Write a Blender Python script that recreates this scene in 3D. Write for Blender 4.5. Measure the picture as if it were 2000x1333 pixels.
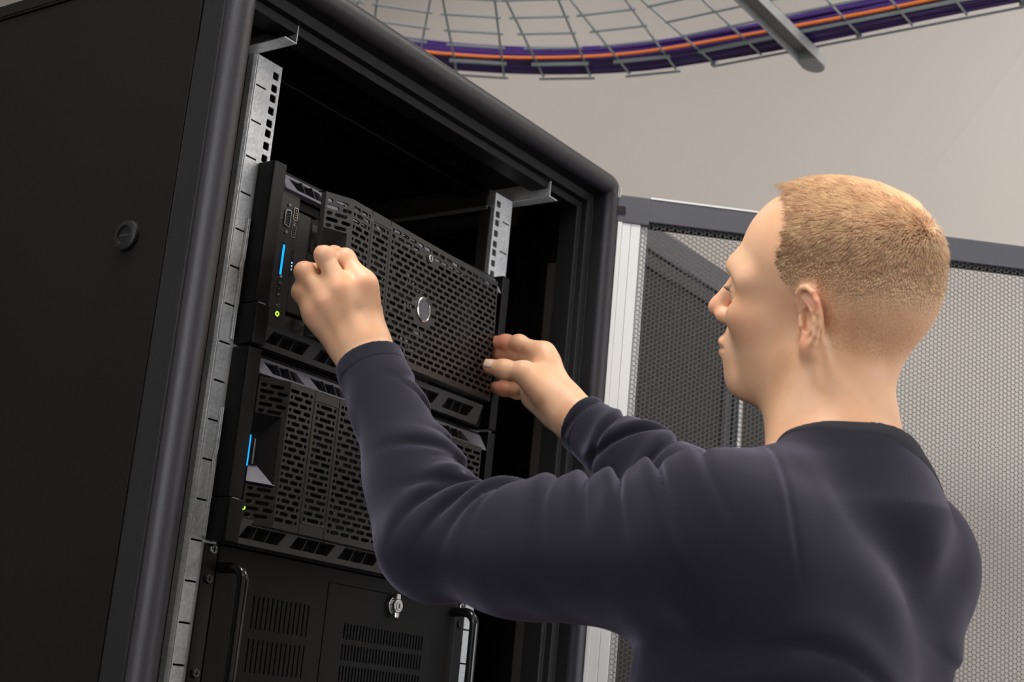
import bpy, math, random
import numpy as np
from mathutils import Vector, Matrix

# ------------------------------------------------------------------ clear
for o in list(bpy.data.objects):
    bpy.data.objects.remove(o, do_unlink=True)
SC = bpy.context.scene
COL = SC.collection
random.seed(7)
RNG = np.random.default_rng(7)

# ------------------------------------------------------------------ camera
cam_d = bpy.data.cameras.new('camera')
cam = bpy.data.objects.new('camera', cam_d)
COL.objects.link(cam)
# columns: image right, image up, backwards
CX = Vector((0.56248, -0.82188, 0.09017))
CY = Vector((-0.25503, -0.06873, 0.96449))
CZ = Vector((-0.78649, -0.56550, -0.24826))
cam.matrix_world = Matrix(((CX[0], CY[0], CZ[0], -1.40323),
                           (CX[1], CY[1], CZ[1], -1.22167),
                           (CX[2], CY[2], CZ[2], -0.70037),
                           (0, 0, 0, 1)))
cam_d.sensor_width = 36.0
cam_d.sensor_fit = 'HORIZONTAL'
cam_d.lens = 2945.04 / 2000.0 * 36.0
cam_d.clip_start = 0.05
cam_d.dof.use_dof = True
cam_d.dof.focus_distance = 1.72
cam_d.dof.aperture_fstop = 7.5
SC.camera = cam

# ------------------------------------------------------------------ view + world
SC.view_settings.view_transform = 'Standard'
SC.view_settings.look = 'None'
SC.view_settings.gamma = 1.0
SC.view_settings.use_curve_mapping = False
SC.view_settings.exposure = 0.2
w = bpy.data.worlds.new('world')
SC.world = w
w.use_nodes = True
w.node_tree.nodes['Background'].inputs[0].default_value = (0.9, 0.93, 1.0, 1)
w.node_tree.nodes['Background'].inputs[1].default_value = 0.015

FLOOR = -1.9
CEIL = 1.9

def area(name, loc, target, sx, sy, power, color):
    d = bpy.data.lights.new(name, 'AREA')
    d.shape = 'RECTANGLE'
    d.size = sx
    d.size_y = sy
    d.energy = power
    d.color = color
    o = bpy.data.objects.new(name, d)
    COL.objects.link(o)
    o.location = loc
    v = Vector(target) - Vector(loc)
    o.rotation_euler = v.to_track_quat('-Z', 'Y').to_euler()
    return o
# ceiling luminaires (their fixtures are built further down)
LAMPS = [(-0.90, -0.30, 0.7, 0.7, 48), (1.35, -1.5, 1.2, 0.6, 21), (-2.4, -2.0, 1.2, 0.6, 4), (1.2, 1.6, 1.2, 0.6, 1.0), (1.3, -3.2, 1.2, 0.6, 5)]
for i, (lx, ly, lsx, lsy, le) in enumerate(LAMPS):
    area('ceiling_lamp_light', (lx, ly, CEIL - 0.09), (lx, ly, 0), lsx, lsy, le, (1.0, 0.965, 0.92))
# fill light from unseen windows added to the left and front walls
area('window_light', (-3.9, -0.3, 0.5), (0, -0.5, -0.3), 2.2, 1.6, 64, (0.90, 0.94, 1.0))
area('window_light', (1.1, -3.9, -0.4), (2.0, 0.2, -0.4), 2.2, 1.6, 50, (0.93, 0.95, 1.0))

# ------------------------------------------------------------------ materials
def mat(name, base=(0.5, 0.5, 0.5), rough=0.5, metal=0.0, bump=0.0, bscale=300.0, var=0.0, vscale=8.0,
        spec=0.5, emit=None, estr=0.0, sss=0.0, sub=(1.0, 0.35, 0.2), coat=0.0, aniso=None, sheen=0.0):
    m = bpy.data.materials.new(name)
    m.use_nodes = True
    nt = m.node_tree
    b = nt.nodes['Principled BSDF']
    b.inputs['Base Color'].default_value = (*base, 1)
    b.inputs['Roughness'].default_value = rough
    b.inputs['Metallic'].default_value = metal
    b.inputs['Specular IOR Level'].default_value = spec
    if coat:
        b.inputs['Coat Weight'].default_value = coat
        b.inputs['Coat Roughness'].default_value = 0.12
    if sheen:
        b.inputs['Sheen Weight'].default_value = sheen
        b.inputs['Sheen Roughness'].default_value = 0.4
        b.inputs['Sheen Tint'].default_value = (0.75, 0.72, 0.95, 1)
    if sss:
        b.inputs['Subsurface Weight'].default_value = sss
        b.inputs['Subsurface Radius'].default_value = sub
        b.inputs['Subsurface Scale'].default_value = 0.006
    if emit:
        b.inputs['Emission Color'].default_value = (*emit, 1)
        b.inputs['Emission Strength'].default_value = estr
    tc = nt.nodes.new('ShaderNodeTexCoord')
    if bump:
        n = nt.nodes.new('ShaderNodeTexNoise')
        n.inputs['Scale'].default_value = bscale
        n.inputs['Detail'].default_value = 3
        nt.links.new(tc.outputs['Object'], n.inputs['Vector'])
        bp = nt.nodes.new('ShaderNodeBump')
        bp.inputs['Strength'].default_value = bump
        bp.inputs['Distance'].default_value = 0.001
        nt.links.new(n.outputs['Fac'], bp.inputs['Height'])
        nt.links.new(bp.outputs['Normal'], b.inputs['Normal'])
    if var:
        n = nt.nodes.new('ShaderNodeTexNoise')
        n.inputs['Scale'].default_value = vscale
        n.inputs['Detail'].default_value = 4
        nt.links.new(tc.outputs['Object'], n.inputs['Vector'])
        r = nt.nodes.new('ShaderNodeValToRGB')
        r.color_ramp.elements[0].position = 0.3
        r.color_ramp.elements[1].position = 0.7
        r.color_ramp.elements[0].color = (*[c * (1 - var) for c in base], 1)
        r.color_ramp.elements[1].color = (*[min(1, c * (1 + var)) for c in base], 1)
        nt.links.new(n.outputs['Fac'], r.inputs['Fac'])
        nt.links.new(r.outputs['Color'], b.inputs['Base Color'])
    return m

M = {}
M['black'] = mat('powder_coat_black', (0.0055, 0.0047, 0.0042), 0.62, bump=0.25, bscale=900, var=0.12, vscale=3, spec=0.13)
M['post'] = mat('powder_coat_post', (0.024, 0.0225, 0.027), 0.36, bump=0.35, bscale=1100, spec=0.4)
M['postin'] = mat('powder_coat_recess', (0.008, 0.0078, 0.0085), 0.42, bump=0.3, bscale=1100, spec=0.3)  # shaded copy of the post coat, recess darkness put into its colour
M['dkpanel'] = mat('matt_black_panel', (0.0042, 0.0038, 0.0036), 0.55, bump=0.25, bscale=1300, spec=0.22)
M['inner'] = mat('inner_black', (0.0035, 0.0035, 0.004), 0.5, bump=0.1, bscale=500, spec=0.25)
M['innerb'] = mat('inner_beam_grey', (0.075, 0.070, 0.068), 0.4)
M['plastic'] = mat('black_plastic', (0.005, 0.005, 0.0053), 0.45, bump=0.12, bscale=1500, spec=0.3)
M['bezel'] = mat('bezel_plastic', (0.024, 0.023, 0.023), 0.36, bump=0.12, bscale=1500, spec=0.45)
M['trim'] = mat('trim_plastic', (0.26, 0.26, 0.30), 0.33, bump=0.05, bscale=1500)  # top trim plastic, paler to carry the overhead light it catches
M['trim2'] = mat('trim_plastic_lower', (0.060, 0.058, 0.060), 0.38, bump=0.05, bscale=1500)  # same plastic with the shade of the downward face in its colour
M['gloss'] = mat('gloss_black', (0.012, 0.012, 0.013), 0.15)
M['hole'] = mat('hole_dark', (0.004, 0.004, 0.004), 0.8)
M['chrome'] = mat('chrome', (0.75, 0.76, 0.78), 0.16, 1.0)
M['metal'] = mat('bare_metal', (0.55, 0.56, 0.58), 0.3, 1.0, var=0.15, vscale=60)
M['gold'] = mat('contact_gold', (0.8, 0.6, 0.3), 0.3, 1.0)
M['blue'] = mat('blue_light', (0.0, 0.1, 0.3), 0.3, emit=(0.0, 0.30, 1.0), estr=1.5)
M['green'] = mat('green_light', (0.1, 0.3, 0.0), 0.3, emit=(0.55, 1.0, 0.05), estr=1.2)
M['orange_led'] = mat('orange_light', (0.3, 0.1, 0.0), 0.3, emit=(1.0, 0.35, 0.05), estr=1.0)
M['bluelbl'] = mat('blue_symbols', (0.2, 0.5, 0.9), 0.3, emit=(0.4, 0.7, 1.0), estr=0.8)
M['print'] = mat('white_print', (0.55, 0.55, 0.55), 0.5)
M['doorgrey'] = mat('door_frame_grey', (0.085, 0.085, 0.10), 0.42, bump=0.1, bscale=900, var=0.05, vscale=9)
M['alu'] = mat('aluminium_stile', (0.74, 0.735, 0.72), 0.42, 0.15)
M['hexm'] = mat('perforated_sheet', (0.085, 0.087, 0.09), 0.4, 0.3)
M['foam'] = mat('brush_foam', (0.035, 0.030, 0.026), 0.95, bump=1.0, bscale=400)
M['wall'] = mat('wall_paint', (0.66, 0.60, 0.545), 0.55, bump=0.08, bscale=60, var=0.02, vscale=1.5)
M['floor'] = mat('floor_tiles', (0.14, 0.14, 0.145), 0.4, var=0.05, vscale=4)
M['ceil'] = mat('ceiling_paint', (0.80, 0.77, 0.73), 0.7, bump=0.05, bscale=40)
M['lamp'] = mat('lamp_diffuser', (0.9, 0.9, 0.9), 0.5, emit=(1.0, 0.97, 0.93), estr=1.0)
M['zinc'] = mat('zinc_wire', (0.36, 0.42, 0.43), 0.42, 0.75)
M['strut'] = mat('strut_steel', (0.34, 0.35, 0.35), 0.5, 0.3)
M['purple'] = mat('purple_cable', (0.046, 0.016, 0.145), 0.5)
M['orange'] = mat('orange_cable', (0.72, 0.17, 0.02), 0.45)
M['shirt'] = mat('navy_jersey', (0.0155, 0.0145, 0.0215), 0.95, bump=0.22, bscale=3600, sheen=0.36, spec=0.15)
M['collar'] = mat('collar_rib', (0.012, 0.012, 0.018), 0.9, bump=0.3, bscale=2400)
M['trousers'] = mat('dark_denim', (0.02, 0.022, 0.035), 0.9, bump=0.4, bscale=900)
M['shoe'] = mat('shoe_leather', (0.02, 0.018, 0.016), 0.4)
M['nail'] = mat('nail', (0.80, 0.50, 0.38), 0.3, sss=0.2)
M['eye'] = mat('eye_white', (0.75, 0.72, 0.68), 0.15)
M['iris'] = mat('iris', (0.05, 0.08, 0.10), 0.1)
M['lash'] = mat('lashes', (0.10, 0.06, 0.035), 0.5)
M['hair'] = mat('hair_blond', (1.0, 0.60, 0.35), 0.40, var=0.18, vscale=90, spec=0.6)
M['winglass'] = mat('window_glass_bright', (0.8, 0.85, 0.9), 0.1, emit=(0.9, 0.95, 1.0), estr=1.2)  # glowing pane of the added windows, for fill light

def galvanised():
    m = mat('galvanised_steel', (0.5, 0.5, 0.5), 0.36, 0.35)
    nt = m.node_tree
    b = nt.nodes['Principled BSDF']
    tc = nt.nodes.new('ShaderNodeTexCoord')
    v = nt.nodes.new('ShaderNodeTexVoronoi')
    v.inputs['Scale'].default_value = 380
    n = nt.nodes.new('ShaderNodeTexNoise')
    n.inputs['Scale'].default_value = 14
    n.inputs['Detail'].default_value = 5
    nt.links.new(tc.outputs['Object'], n.inputs['Vector'])
    nt.links.new(tc.outputs['Object'], v.inputs['Vector'])
    mx = nt.nodes.new('ShaderNodeMix')
    mx.data_type = 'FLOAT'
    mx.inputs['Factor'].default_value = 0.75
    sep = nt.nodes.new('ShaderNodeSeparateColor')
    nt.links.new(v.outputs['Color'], sep.inputs['Color'])
    nt.links.new(sep.outputs[0], mx.inputs[2])
    nt.links.new(n.outputs['Fac'], mx.inputs[3])
    r = nt.nodes.new('ShaderNodeValToRGB')
    r.color_ramp.elements[0].position = 0.3
    r.color_ramp.elements[1].position = 0.72
    r.color_ramp.elements[0].color = (0.50, 0.53, 0.56, 1)
    r.color_ramp.elements[1].color = (0.80, 0.82, 0.83, 1)
    nt.links.new(mx.outputs[0], r.inputs['Fac'])
    nt.links.new(r.outputs['Color'], b.inputs['Base Color'])
    mr = nt.nodes.new('ShaderNodeMapRange')
    mr.inputs[3].default_value = 0.26
    mr.inputs[4].default_value = 0.5
    nt.links.new(mx.outputs[0], mr.inputs[0])
    nt.links.new(mr.outputs[0], b.inputs['Roughness'])
    return m
M['galv'] = galvanised()

def skin_material():
    m = mat('skin', (0.72, 0.46, 0.34), 0.47, sss=0.35, sub=(1.0, 0.32, 0.16), spec=0.35)
    nt = m.node_tree
    b = nt.nodes['Principled BSDF']
    tc = nt.nodes.new('ShaderNodeTexCoord')
    n = nt.nodes.new('ShaderNodeTexNoise')
    n.inputs['Scale'].default_value = 26
    n.inputs['Detail'].default_value = 5
    nt.links.new(tc.outputs['Object'], n.inputs['Vector'])
    r = nt.nodes.new('ShaderNodeValToRGB')
    r.color_ramp.elements[0].position = 0.3
    r.color_ramp.elements[1].position = 0.75
    r.color_ramp.elements[0].color = (0.72, 0.39, 0.22, 1)
    r.color_ramp.elements[1].color = (0.82, 0.50, 0.32, 1)
    nt.links.new(n.outputs['Fac'], r.inputs['Fac'])
    # 'red' vertex mask: fingertips, ears, nose;  'hairmask': short hair stubble
    a = nt.nodes.new('ShaderNodeAttribute'); a.attribute_name = 'red'
    m1 = nt.nodes.new('ShaderNodeMix'); m1.data_type = 'RGBA'
    m1.inputs[7].default_value = (0.80, 0.30, 0.19, 1)
    nt.links.new(a.outputs['Fac'], m1.inputs[0])
    nt.links.new(r.outputs['Color'], m1.inputs[6])
    a2 = nt.nodes.new('ShaderNodeAttribute'); a2.attribute_name = 'hairmask'
    n2 = nt.nodes.new('ShaderNodeTexNoise'); n2.inputs['Scale'].default_value = 420; n2.inputs['Detail'].default_value = 3
    nt.links.new(tc.outputs['Object'], n2.inputs['Vector'])
    r2 = nt.nodes.new('ShaderNodeValToRGB')
    r2.color_ramp.elements[0].position = 0.35; r2.color_ramp.elements[1].position = 0.65
    r2.color_ramp.elements[0].color = (0.46, 0.235, 0.12, 1)
    r2.color_ramp.elements[1].color = (0.70, 0.42, 0.24, 1)
    nt.links.new(n2.outputs['Fac'], r2.inputs['Fac'])
    m2 = nt.nodes.new('ShaderNodeMix'); m2.data_type = 'RGBA'
    nt.links.new(a2.outputs['Fac'], m2.inputs[0])
    nt.links.new(m1.outputs[2], m2.inputs[6])
    nt.links.new(r2.outputs['Color'], m2.inputs[7])
    nt.links.new(m2.outputs[2], b.inputs['Base Color'])
    # fine pores
    n3 = nt.nodes.new('ShaderNodeTexNoise'); n3.inputs['Scale'].default_value = 700; n3.inputs['Detail'].default_value = 2
    nt.links.new(tc.outputs['Object'], n3.inputs['Vector'])
    bp = nt.nodes.new('ShaderNodeBump'); bp.inputs['Strength'].default_value = 0.15; bp.inputs['Distance'].default_value = 0.0006
    nt.links.new(n3.outputs['Fac'], bp.inputs['Height'])
    nt.links.new(bp.outputs['Normal'], b.inputs['Normal'])
    return m
M['skin'] = skin_material()

# ------------------------------------------------------------------ object helpers
def thing(name, label, cat, loc=(0, 0, 0), group=None):
    o = bpy.data.objects.new(name, None)
    COL.objects.link(o)
    o.empty_display_size = 0.05
    o.location = loc
    o['label'] = label
    o['category'] = cat
    if group:
        o['group'] = group
    return o

def attach(o, parent):
    """meshes are written in world coordinates; keep them there under the parent"""
    if parent is not None:
        o.parent = parent
        q = Vector((0, 0, 0))
        p = parent
        while p is not None:
            q += Vector(p.location)
            p = p.parent
        o.location = -q

class MB:
    def __init__(self):
        self.v = []
        self.f = []
    def add(self, vs, fs):
        n = len(self.v)
        self.v += [tuple(p) for p in vs]
        self.f += [tuple(i + n for i in f) for f in fs]
        return self
    def box(self, x0, x1, y0, y1, z0, z1):
        if x0 > x1: x0, x1 = x1, x0
        if y0 > y1: y0, y1 = y1, y0
        if z0 > z1: z0, z1 = z1, z0
        return self.add([(x0, y0, z0), (x1, y0, z0), (x1, y1, z0), (x0, y1, z0), (x0, y0, z1), (x1, y0, z1), (x1, y1, z1), (x0, y1, z1)],
                 [(3, 2, 1, 0), (4, 5, 6, 7), (0, 1, 5, 4), (1, 2, 6, 5), (2, 3, 7, 6), (3, 0, 4, 7)])
    def prism(self, poly, axis, a, b):
        """poly: list of 2D points in the two other axes (in order x,y,z without axis)"""
        n = len(poly)
        def P(p, t):
            if axis == 0: return (t, p[0], p[1])
            if axis == 1: return (p[0], t, p[1])
            return (p[0], p[1], t)
        vs = [P(p, a) for p in poly] + [P(p, b) for p in poly]
        fs = [tuple(range(n)), tuple(range(2 * n - 1, n - 1, -1))]
        fs += [(i, i + n, (i + 1) % n + n, (i + 1) % n) for i in range(n)]
        return self.add(vs, fs)
    def tube(self, path, r, n=10, cap=True, closed=False):
        path = [Vector(p) for p in path]
        m = len(path)
        rs = r if isinstance(r, (list, tuple)) else [r] * m
        t0 = (path[1] - path[0]).normalized()
        up = Vector((0, 0, 1)) if abs(t0.z) < 0.9 else Vector((0, 1, 0))
        u = t0.cross(up).normalized()
        vs = []
        for i, p in enumerate(path):
            if i == 0: t = path[1] - path[0]
            elif i == m - 1: t = path[-1] - path[-2]
            else: t = (path[i + 1] - p).normalized() + (p - path[i - 1]).normalized()
            t = t.normalized()
            u = (u - t * u.dot(t)).normalized()
            w_ = t.cross(u)
            for k in range(n):
                a = 2 * math.pi * k / n
                vs.append(p + (u * math.cos(a) + w_ * math.sin(a)) * rs[i])
        fs = []
        for i in range(m - 1):
            for k in range(n):
                k2 = (k + 1) % n
                fs.append((i * n + k, i * n + k2, (i + 1) * n + k2, (i + 1) * n + k))
        if cap:
            fs.append(tuple(range(n - 1, -1, -1)))
            fs.append(tuple((m - 1) * n + k for k in range(n)))
        return self.add(vs, fs)
    def cyl(self, c, d, r, h, n=24, r2=None):
        c = Vector(c); d = Vector(d).normalized()
        return self.tube([c, c + d * h], [r, r if r2 is None else r2], n)
    def sphere(self, c, r, nu=16, nv=10):
        vs = []; fs = []
        rr = r if isinstance(r, (tuple, list)) else (r, r, r)
        for i in range(nv + 1):
            t = math.pi * i / nv
            for k in range(nu):
                a = 2 * math.pi * k / nu
                vs.append((c[0] + rr[0] * math.sin(t) * math.cos(a), c[1] + rr[1] * math.sin(t) * math.sin(a), c[2] + rr[2] * math.cos(t)))
        for i in range(nv):
            for k in range(nu):
                fs.append((i * nu + k, (i + 1) * nu + k, (i + 1) * nu + (k + 1) % nu, i * nu + (k + 1) % nu))
        return self.add(vs, fs)
    def build(self, name, material, parent=None, bevel=0.0, smooth=False, xf=None, seg=2):
        me = bpy.data.meshes.new(name)
        vs = self.v if xf is None else [tuple(xf(p)) for p in self.v]
        base = None
        if parent is None:
            a = np.array(vs)
            base = ((a[:, 0].min() + a[:, 0].max()) / 2, (a[:, 1].min() + a[:, 1].max()) / 2, a[:, 2].min())
            vs = (a - np.array(base)).tolist()
        me.from_pydata(vs, [], self.f)
        me.materials.append(material)
        me.validate()
        me.update()
        if smooth:
            me.polygons.foreach_set('use_smooth', [True] * len(me.polygons))
            me.set_sharp_from_angle(angle=math.radians(smooth if smooth is not True else 40))
        o = bpy.data.objects.new(name, me)
        COL.objects.link(o)
        if base is not None:
            o.location = base
        else:
            attach(o, parent)
        if bevel:
            b = o.modifiers.new('bevel', 'BEVEL')
            b.width = bevel
            b.segments = seg
            b.limit_method = 'ANGLE'
            b.angle_limit = math.radians(35)
            b.harden_normals = False
        return o

def structure(o, label=None, cat=None):
    o['kind'] = 'structure'
    if label: o['label'] = label
    if cat: o['category'] = cat
    return o

def copy_tree(o, parent=None, delta=(0, 0, 0)):
    c = o.copy()
    COL.objects.link(c)
    c.parent = parent
    if parent is None:
        c.location = Vector(o.location) + Vector(delta)
    for ch in list(o.children):
        copy_tree(ch, c)
    return c

def obround(cx, cz, L, H, n=5):
    """closed loop (clockwise or ccw consistently ccw) of an obround slot in the x-z plane"""
    r = H / 2
    hx = max(L / 2 - r, 0)
    pts = []
    for k in range(n):
        a = -math.pi / 2 + math.pi * k / (n - 1)
        pts.append((cx + hx + r * math.cos(a), cz + r * math.sin(a)))
    for k in range(n):
        a = math.pi / 2 + math.pi * k / (n - 1)
        pts.append((cx - hx + r * math.cos(a), cz + r * math.sin(a)))
    return pts

def holed_cell(mb, x0, x1, z0, z1, hole, y=0.0, depth=0.002, chamfer=0.0):
    """rectangular cell of a plate (front at y, thickness depth towards +y) with one hole loop (ccw)"""
    n = len(hole)
    cx = sum(p[0] for p in hole) / n
    cz = sum(p[1] for p in hole) / n
    # outer loop: hole points pushed out to the rectangle, plus the corners
    def hit(p):
        dx, dz = p[0] - cx, p[1] - cz
        t = 1e9
        if dx > 1e-9: t = min(t, (x1 - cx) / dx)
        if dx < -1e-9: t = min(t, (x0 - cx) / dx)
        if dz > 1e-9: t = min(t, (z1 - cz) / dz)
        if dz < -1e-9: t = min(t, (z0 - cz) / dz)
        return (cx + dx * t, cz + dz * t)
    outer = [hit(p) for p in hole]
    corners = [(x1, z0), (x1, z1), (x0, z1), (x0, z0)]
    ang = lambda p: math.atan2(p[1] - cz, p[0] - cx)
    vs = []; fs = []
    hc = [(p[0] + (0 if not chamfer else (1 if p[0] > cx else -1) * 0), p[1]) for p in hole]
    if chamfer:
        hf = []
        for p in hole:
            dx, dz = p[0] - cx, p[1] - cz
            l = math.hypot(dx, dz)
            hf.append((p[0] + dx / l * chamfer, p[1] + dz / l * chamfer))
    else:
        hf = hole
    A = [(p[0], y, p[1]) for p in hf]
    O = [(p[0], y, p[1]) for p in outer]
    vs = A + O
    base = len(vs)
    for i in range(n):
        j = (i + 1) % n
        a0, a1 = ang(outer[i]), ang(outer[j])
        while a1 < a0 - 1e-9: a1 += 2 * math.pi
        extra = []
        for c in corners:
            ac = ang(c)
            while ac < a0 - 1e-9: ac += 2 * math.pi
            if a0 + 1e-7 < ac < a1 - 1e-7:
                extra.append((ac, c))
        extra.sort()
        poly = [i, n + i]
        for _, c in extra:
            vs.append((c[0], y, c[1])); poly.append(len(vs) - 1)
        poly += [n + j, j]
        fs.append(tuple(poly))
    k = len(vs)
    if chamfer:
        vs += [(p[0], y + chamfer, p[1]) for p in hole]
        for i in range(n):
            j = (i + 1) % n
            fs.append((i, j, k + j, k + i))
        s = k
    else:
        s = 0
    k = len(vs)
    vs += [(p[0], y + depth, p[1]) for p in hole]
    for i in range(n):
        j = (i + 1) % n
        fs.append((s + i, s + j, k + j, k + i))
    mb.add(vs, fs)

def band(mb, x0, x1, z0, z1, slots, y=0.0, depth=0.002, chamfer=0.0, breaks=()):
    """one horizontal band of a plate; slots: list of (cx, cz, L, H)"""
    slots = sorted(slots)
    cuts = [x0]
    for a, b in zip(slots[:-1], slots[1:]):
        cuts.append(((a[0] + a[2] / 2) + (b[0] - b[2] / 2)) / 2)
    cuts.append(x1)
    if not slots:
        mb.add([(x0, y, z0), (x1, y, z0), (x1, y, z1), (x0, y, z1)], [(0, 1, 2, 3)])
        return
    for s, a, b in zip(slots, cuts[:-1], cuts[1:]):
        # keep the cell snug, fill the remainder with plain rectangles
        lo = max(a, s[0] - s[2] / 2 - 0.004); hi = min(b, s[0] + s[2] / 2 + 0.004)
        if lo > a + 1e-6: mb.add([(a, y, z0), (lo, y, z0), (lo, y, z1), (a, y, z1)], [(0, 1, 2, 3)])
        if hi < b - 1e-6: mb.add([(hi, y, z0), (b, y, z0), (b, y, z1), (hi, y, z1)], [(0, 1, 2, 3)])
        holed_cell(mb, lo, hi, z0, z1, obround(*s), y, depth, chamfer)

def rounded_path(pts, r, n=6):
    """polyline with filleted corners"""
    pts = [Vector(p) for p in pts]
    out = [pts[0]]
    for a, b, c in zip(pts[:-2], pts[1:-1], pts[2:]):
        d1 = (a - b).normalized(); d2 = (c - b).normalized()
        ang = d1.angle(d2)
        t = r / math.tan(ang / 2)
        cen = b + (d1 + d2).normalized() * (r / math.sin(ang / 2))
        p1 = b + d1 * t; p2 = b + d2 * t
        v1 = p1 - cen; v2 = p2 - cen
        for k in range(n + 1):
            s = k / n
            v = (v1 * (1 - s) + v2 * s).normalized() * r
            out.append(cen + v)
    out.append(pts[-1])
    return out

# ------------------------------------------------------------------ room shell
WX = 2.2
structure(MB().box(-4.0, WX + 0.1, -4.0, 4.6, FLOOR - 0.1, FLOOR).build('floor', M['floor']), 'grey tiled floor of the server room', 'floor')
structure(MB().box(-4.0, WX + 0.1, -4.0, 4.6, CEIL, CEIL + 0.1).build('ceiling', M['ceil']), 'off-white ceiling above the racks', 'ceiling')
structure(MB().box(WX, WX + 0.1, -4.0, 4.6, FLOOR, CEIL).build('wall_right', M['wall']), 'plain beige-white wall behind the man and the open cabinet door', 'wall')
structure(MB().box(-4.1, WX + 0.1, 4.6, 4.7, FLOOR, CEIL).build('wall_back', M['wall']), 'plain off-white wall at the back of the room', 'wall')
structure(MB().box(-4.1, -4.0, -4.0, 4.6, FLOOR, CEIL).build('wall_left', M['wall']), 'plain off-white wall on the left side of the room', 'wall')
structure(MB().box(-4.1, WX + 0.1, -4.1, -4.0, FLOOR, CEIL).build('wall_front', M['wall']), 'plain off-white wall behind the photographer', 'wall')
for (lx, ly, lsx, lsy, le) in LAMPS:
    t = thing('ceiling_light', 'flat rectangular light panel on the ceiling ' + {-0.9: 'right above the open cabinet', 1.35: 'beyond the open door', -2.4: 'left of the cabinet side panel', 1.2: 'behind the neighbouring cabinets', 1.3: 'behind the man, farthest from the cabinets'}[lx], 'lamp', (lx, ly, CEIL - 0.07), 'ceiling light panels')
    f = MB()
    for s in (-1, 1):
        f.box(lx - lsx / 2 - 0.03, lx + lsx / 2 + 0.03, ly + s * (lsy / 2 + 0.015) - 0.015, ly + s * (lsy / 2 + 0.015) + 0.015, CEIL - 0.07, CEIL - 0.002)
        f.box(lx + s * (lsx / 2 + 0.015) - 0.015, lx + s * (lsx / 2 + 0.015) + 0.015, ly - lsy / 2, ly + lsy / 2, CEIL - 0.07, CEIL - 0.002)
    f.build('lamp_frame', M['alu'], t)
    MB().box(lx - lsx / 2, lx + lsx / 2, ly - lsy / 2, ly + lsy / 2, CEIL - 0.062, CEIL - 0.055).build('diffuser', M['lamp'], t)

# ------------------------------------------------------------------ server rack
U = 0.04445
ZT = 0.106       # top of cabinet
rack = thing('server_rack', 'tall black server cabinet with its front open, holding the servers', 'server rack', (0, 0.45, FLOOR))
def P(mb, name, m, bevel=0.0, parent=None, smooth=False, **k):
    return mb.build(name, m, rack if parent is None else parent, bevel, smooth, **k)

sp = P(MB().box(-0.400, -0.3975, -0.0465, 0.995, FLOOR + 0.05, 0.0815), 'side_panel', M['black'], 0.0008)
P(MB().box(0.3975, 0.400, -0.0465, 0.995, FLOOR + 0.05, 0.0815), 'side_panel', M['black'], 0.0008)
# quarter-turn latch of the side panel
lk = MB()
c0 = (-0.4, 0.0133, -0.2316)
prof = [(0.0175, 0.0), (0.0175, 0.002), (0.0165, 0.0045), (0.0125, 0.006), (0.0105, 0.006), (0.0100, 0.004), (0.0, 0.004)]
n = 40
vs = []; fs = []
for r_, h_ in prof:
    for k in range(n):
        a = 2 * math.pi * k / n
        vs.append((c0[0] - h_, c0[1] + r_ * math.cos(a), c0[2] + r_ * math.sin(a)))
for i in range(len(prof) - 1):
    for k in range(n):
        fs.append((i * n + k, i * n + (k + 1) % n, (i + 1) * n + (k + 1) % n, (i + 1) * n + k))
lk.add(vs, fs)
latch = lk.build('panel_latch', M['plastic'], sp, 0, 30); latch['label'] = 'round black quarter-turn latch'
MB().box(-0.4046, -0.4038, 0.0133 - 0.0085, 0.0133 + 0.0085, -0.2330, -0.2302).build('latch_slot', M['hole'], sp)

# front frame: one swept rounded tube + stepped flanges
path = rounded_path([(-0.3845, -0.0905, FLOOR + 0.03), (-0.3845, -0.0905, 0.0905), (0.3845, -0.0905, 0.0905), (0.3845, -0.0905, FLOOR + 0.03)], 0.014, 6)
P(MB().tube(path, 0.0152, 20), 'front_frame', M['post'], smooth=60)
for s, nm in ((-1, 'left'), (1, 'right')):
    mb = MB()
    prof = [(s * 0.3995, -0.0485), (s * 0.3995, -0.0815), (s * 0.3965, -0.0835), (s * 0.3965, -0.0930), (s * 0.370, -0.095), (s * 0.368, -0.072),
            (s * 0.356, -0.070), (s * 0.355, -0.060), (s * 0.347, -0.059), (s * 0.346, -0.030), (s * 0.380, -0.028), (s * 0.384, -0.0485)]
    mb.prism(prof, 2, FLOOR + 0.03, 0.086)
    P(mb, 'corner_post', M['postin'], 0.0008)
mb = MB()
mb.prism([(-0.095, 0.102), (-0.093, 0.077), (-0.072, 0.073), (-0.070, 0.061), (-0.060, 0.060), (-0.059, 0.050), (-0.030, 0.049), (-0.028, 0.088), (-0.04, 0.1005)], 0, -0.38, 0.38)
P(mb, 'top_frame', M['inner'], 0.0008)
mb = MB().box(-0.3995, 0.3995, -0.078, 1.0, 0.0875, 0.1035)
mb.box(-0.402, -0.3965, -0.05, 1.0, 0.0825, 0.0850)
P(mb, 'roof', M['black'], 0.002)
P(MB().box(-0.3995, 0.3995, -0.09, 1.0, FLOOR, FLOOR + 0.05), 'plinth', M['black'], 0.002)
P(MB().box(-0.397, 0.397, 0.985, 0.997, FLOOR + 0.05, 0.087), 'rear_panel', M['inner'])
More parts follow.
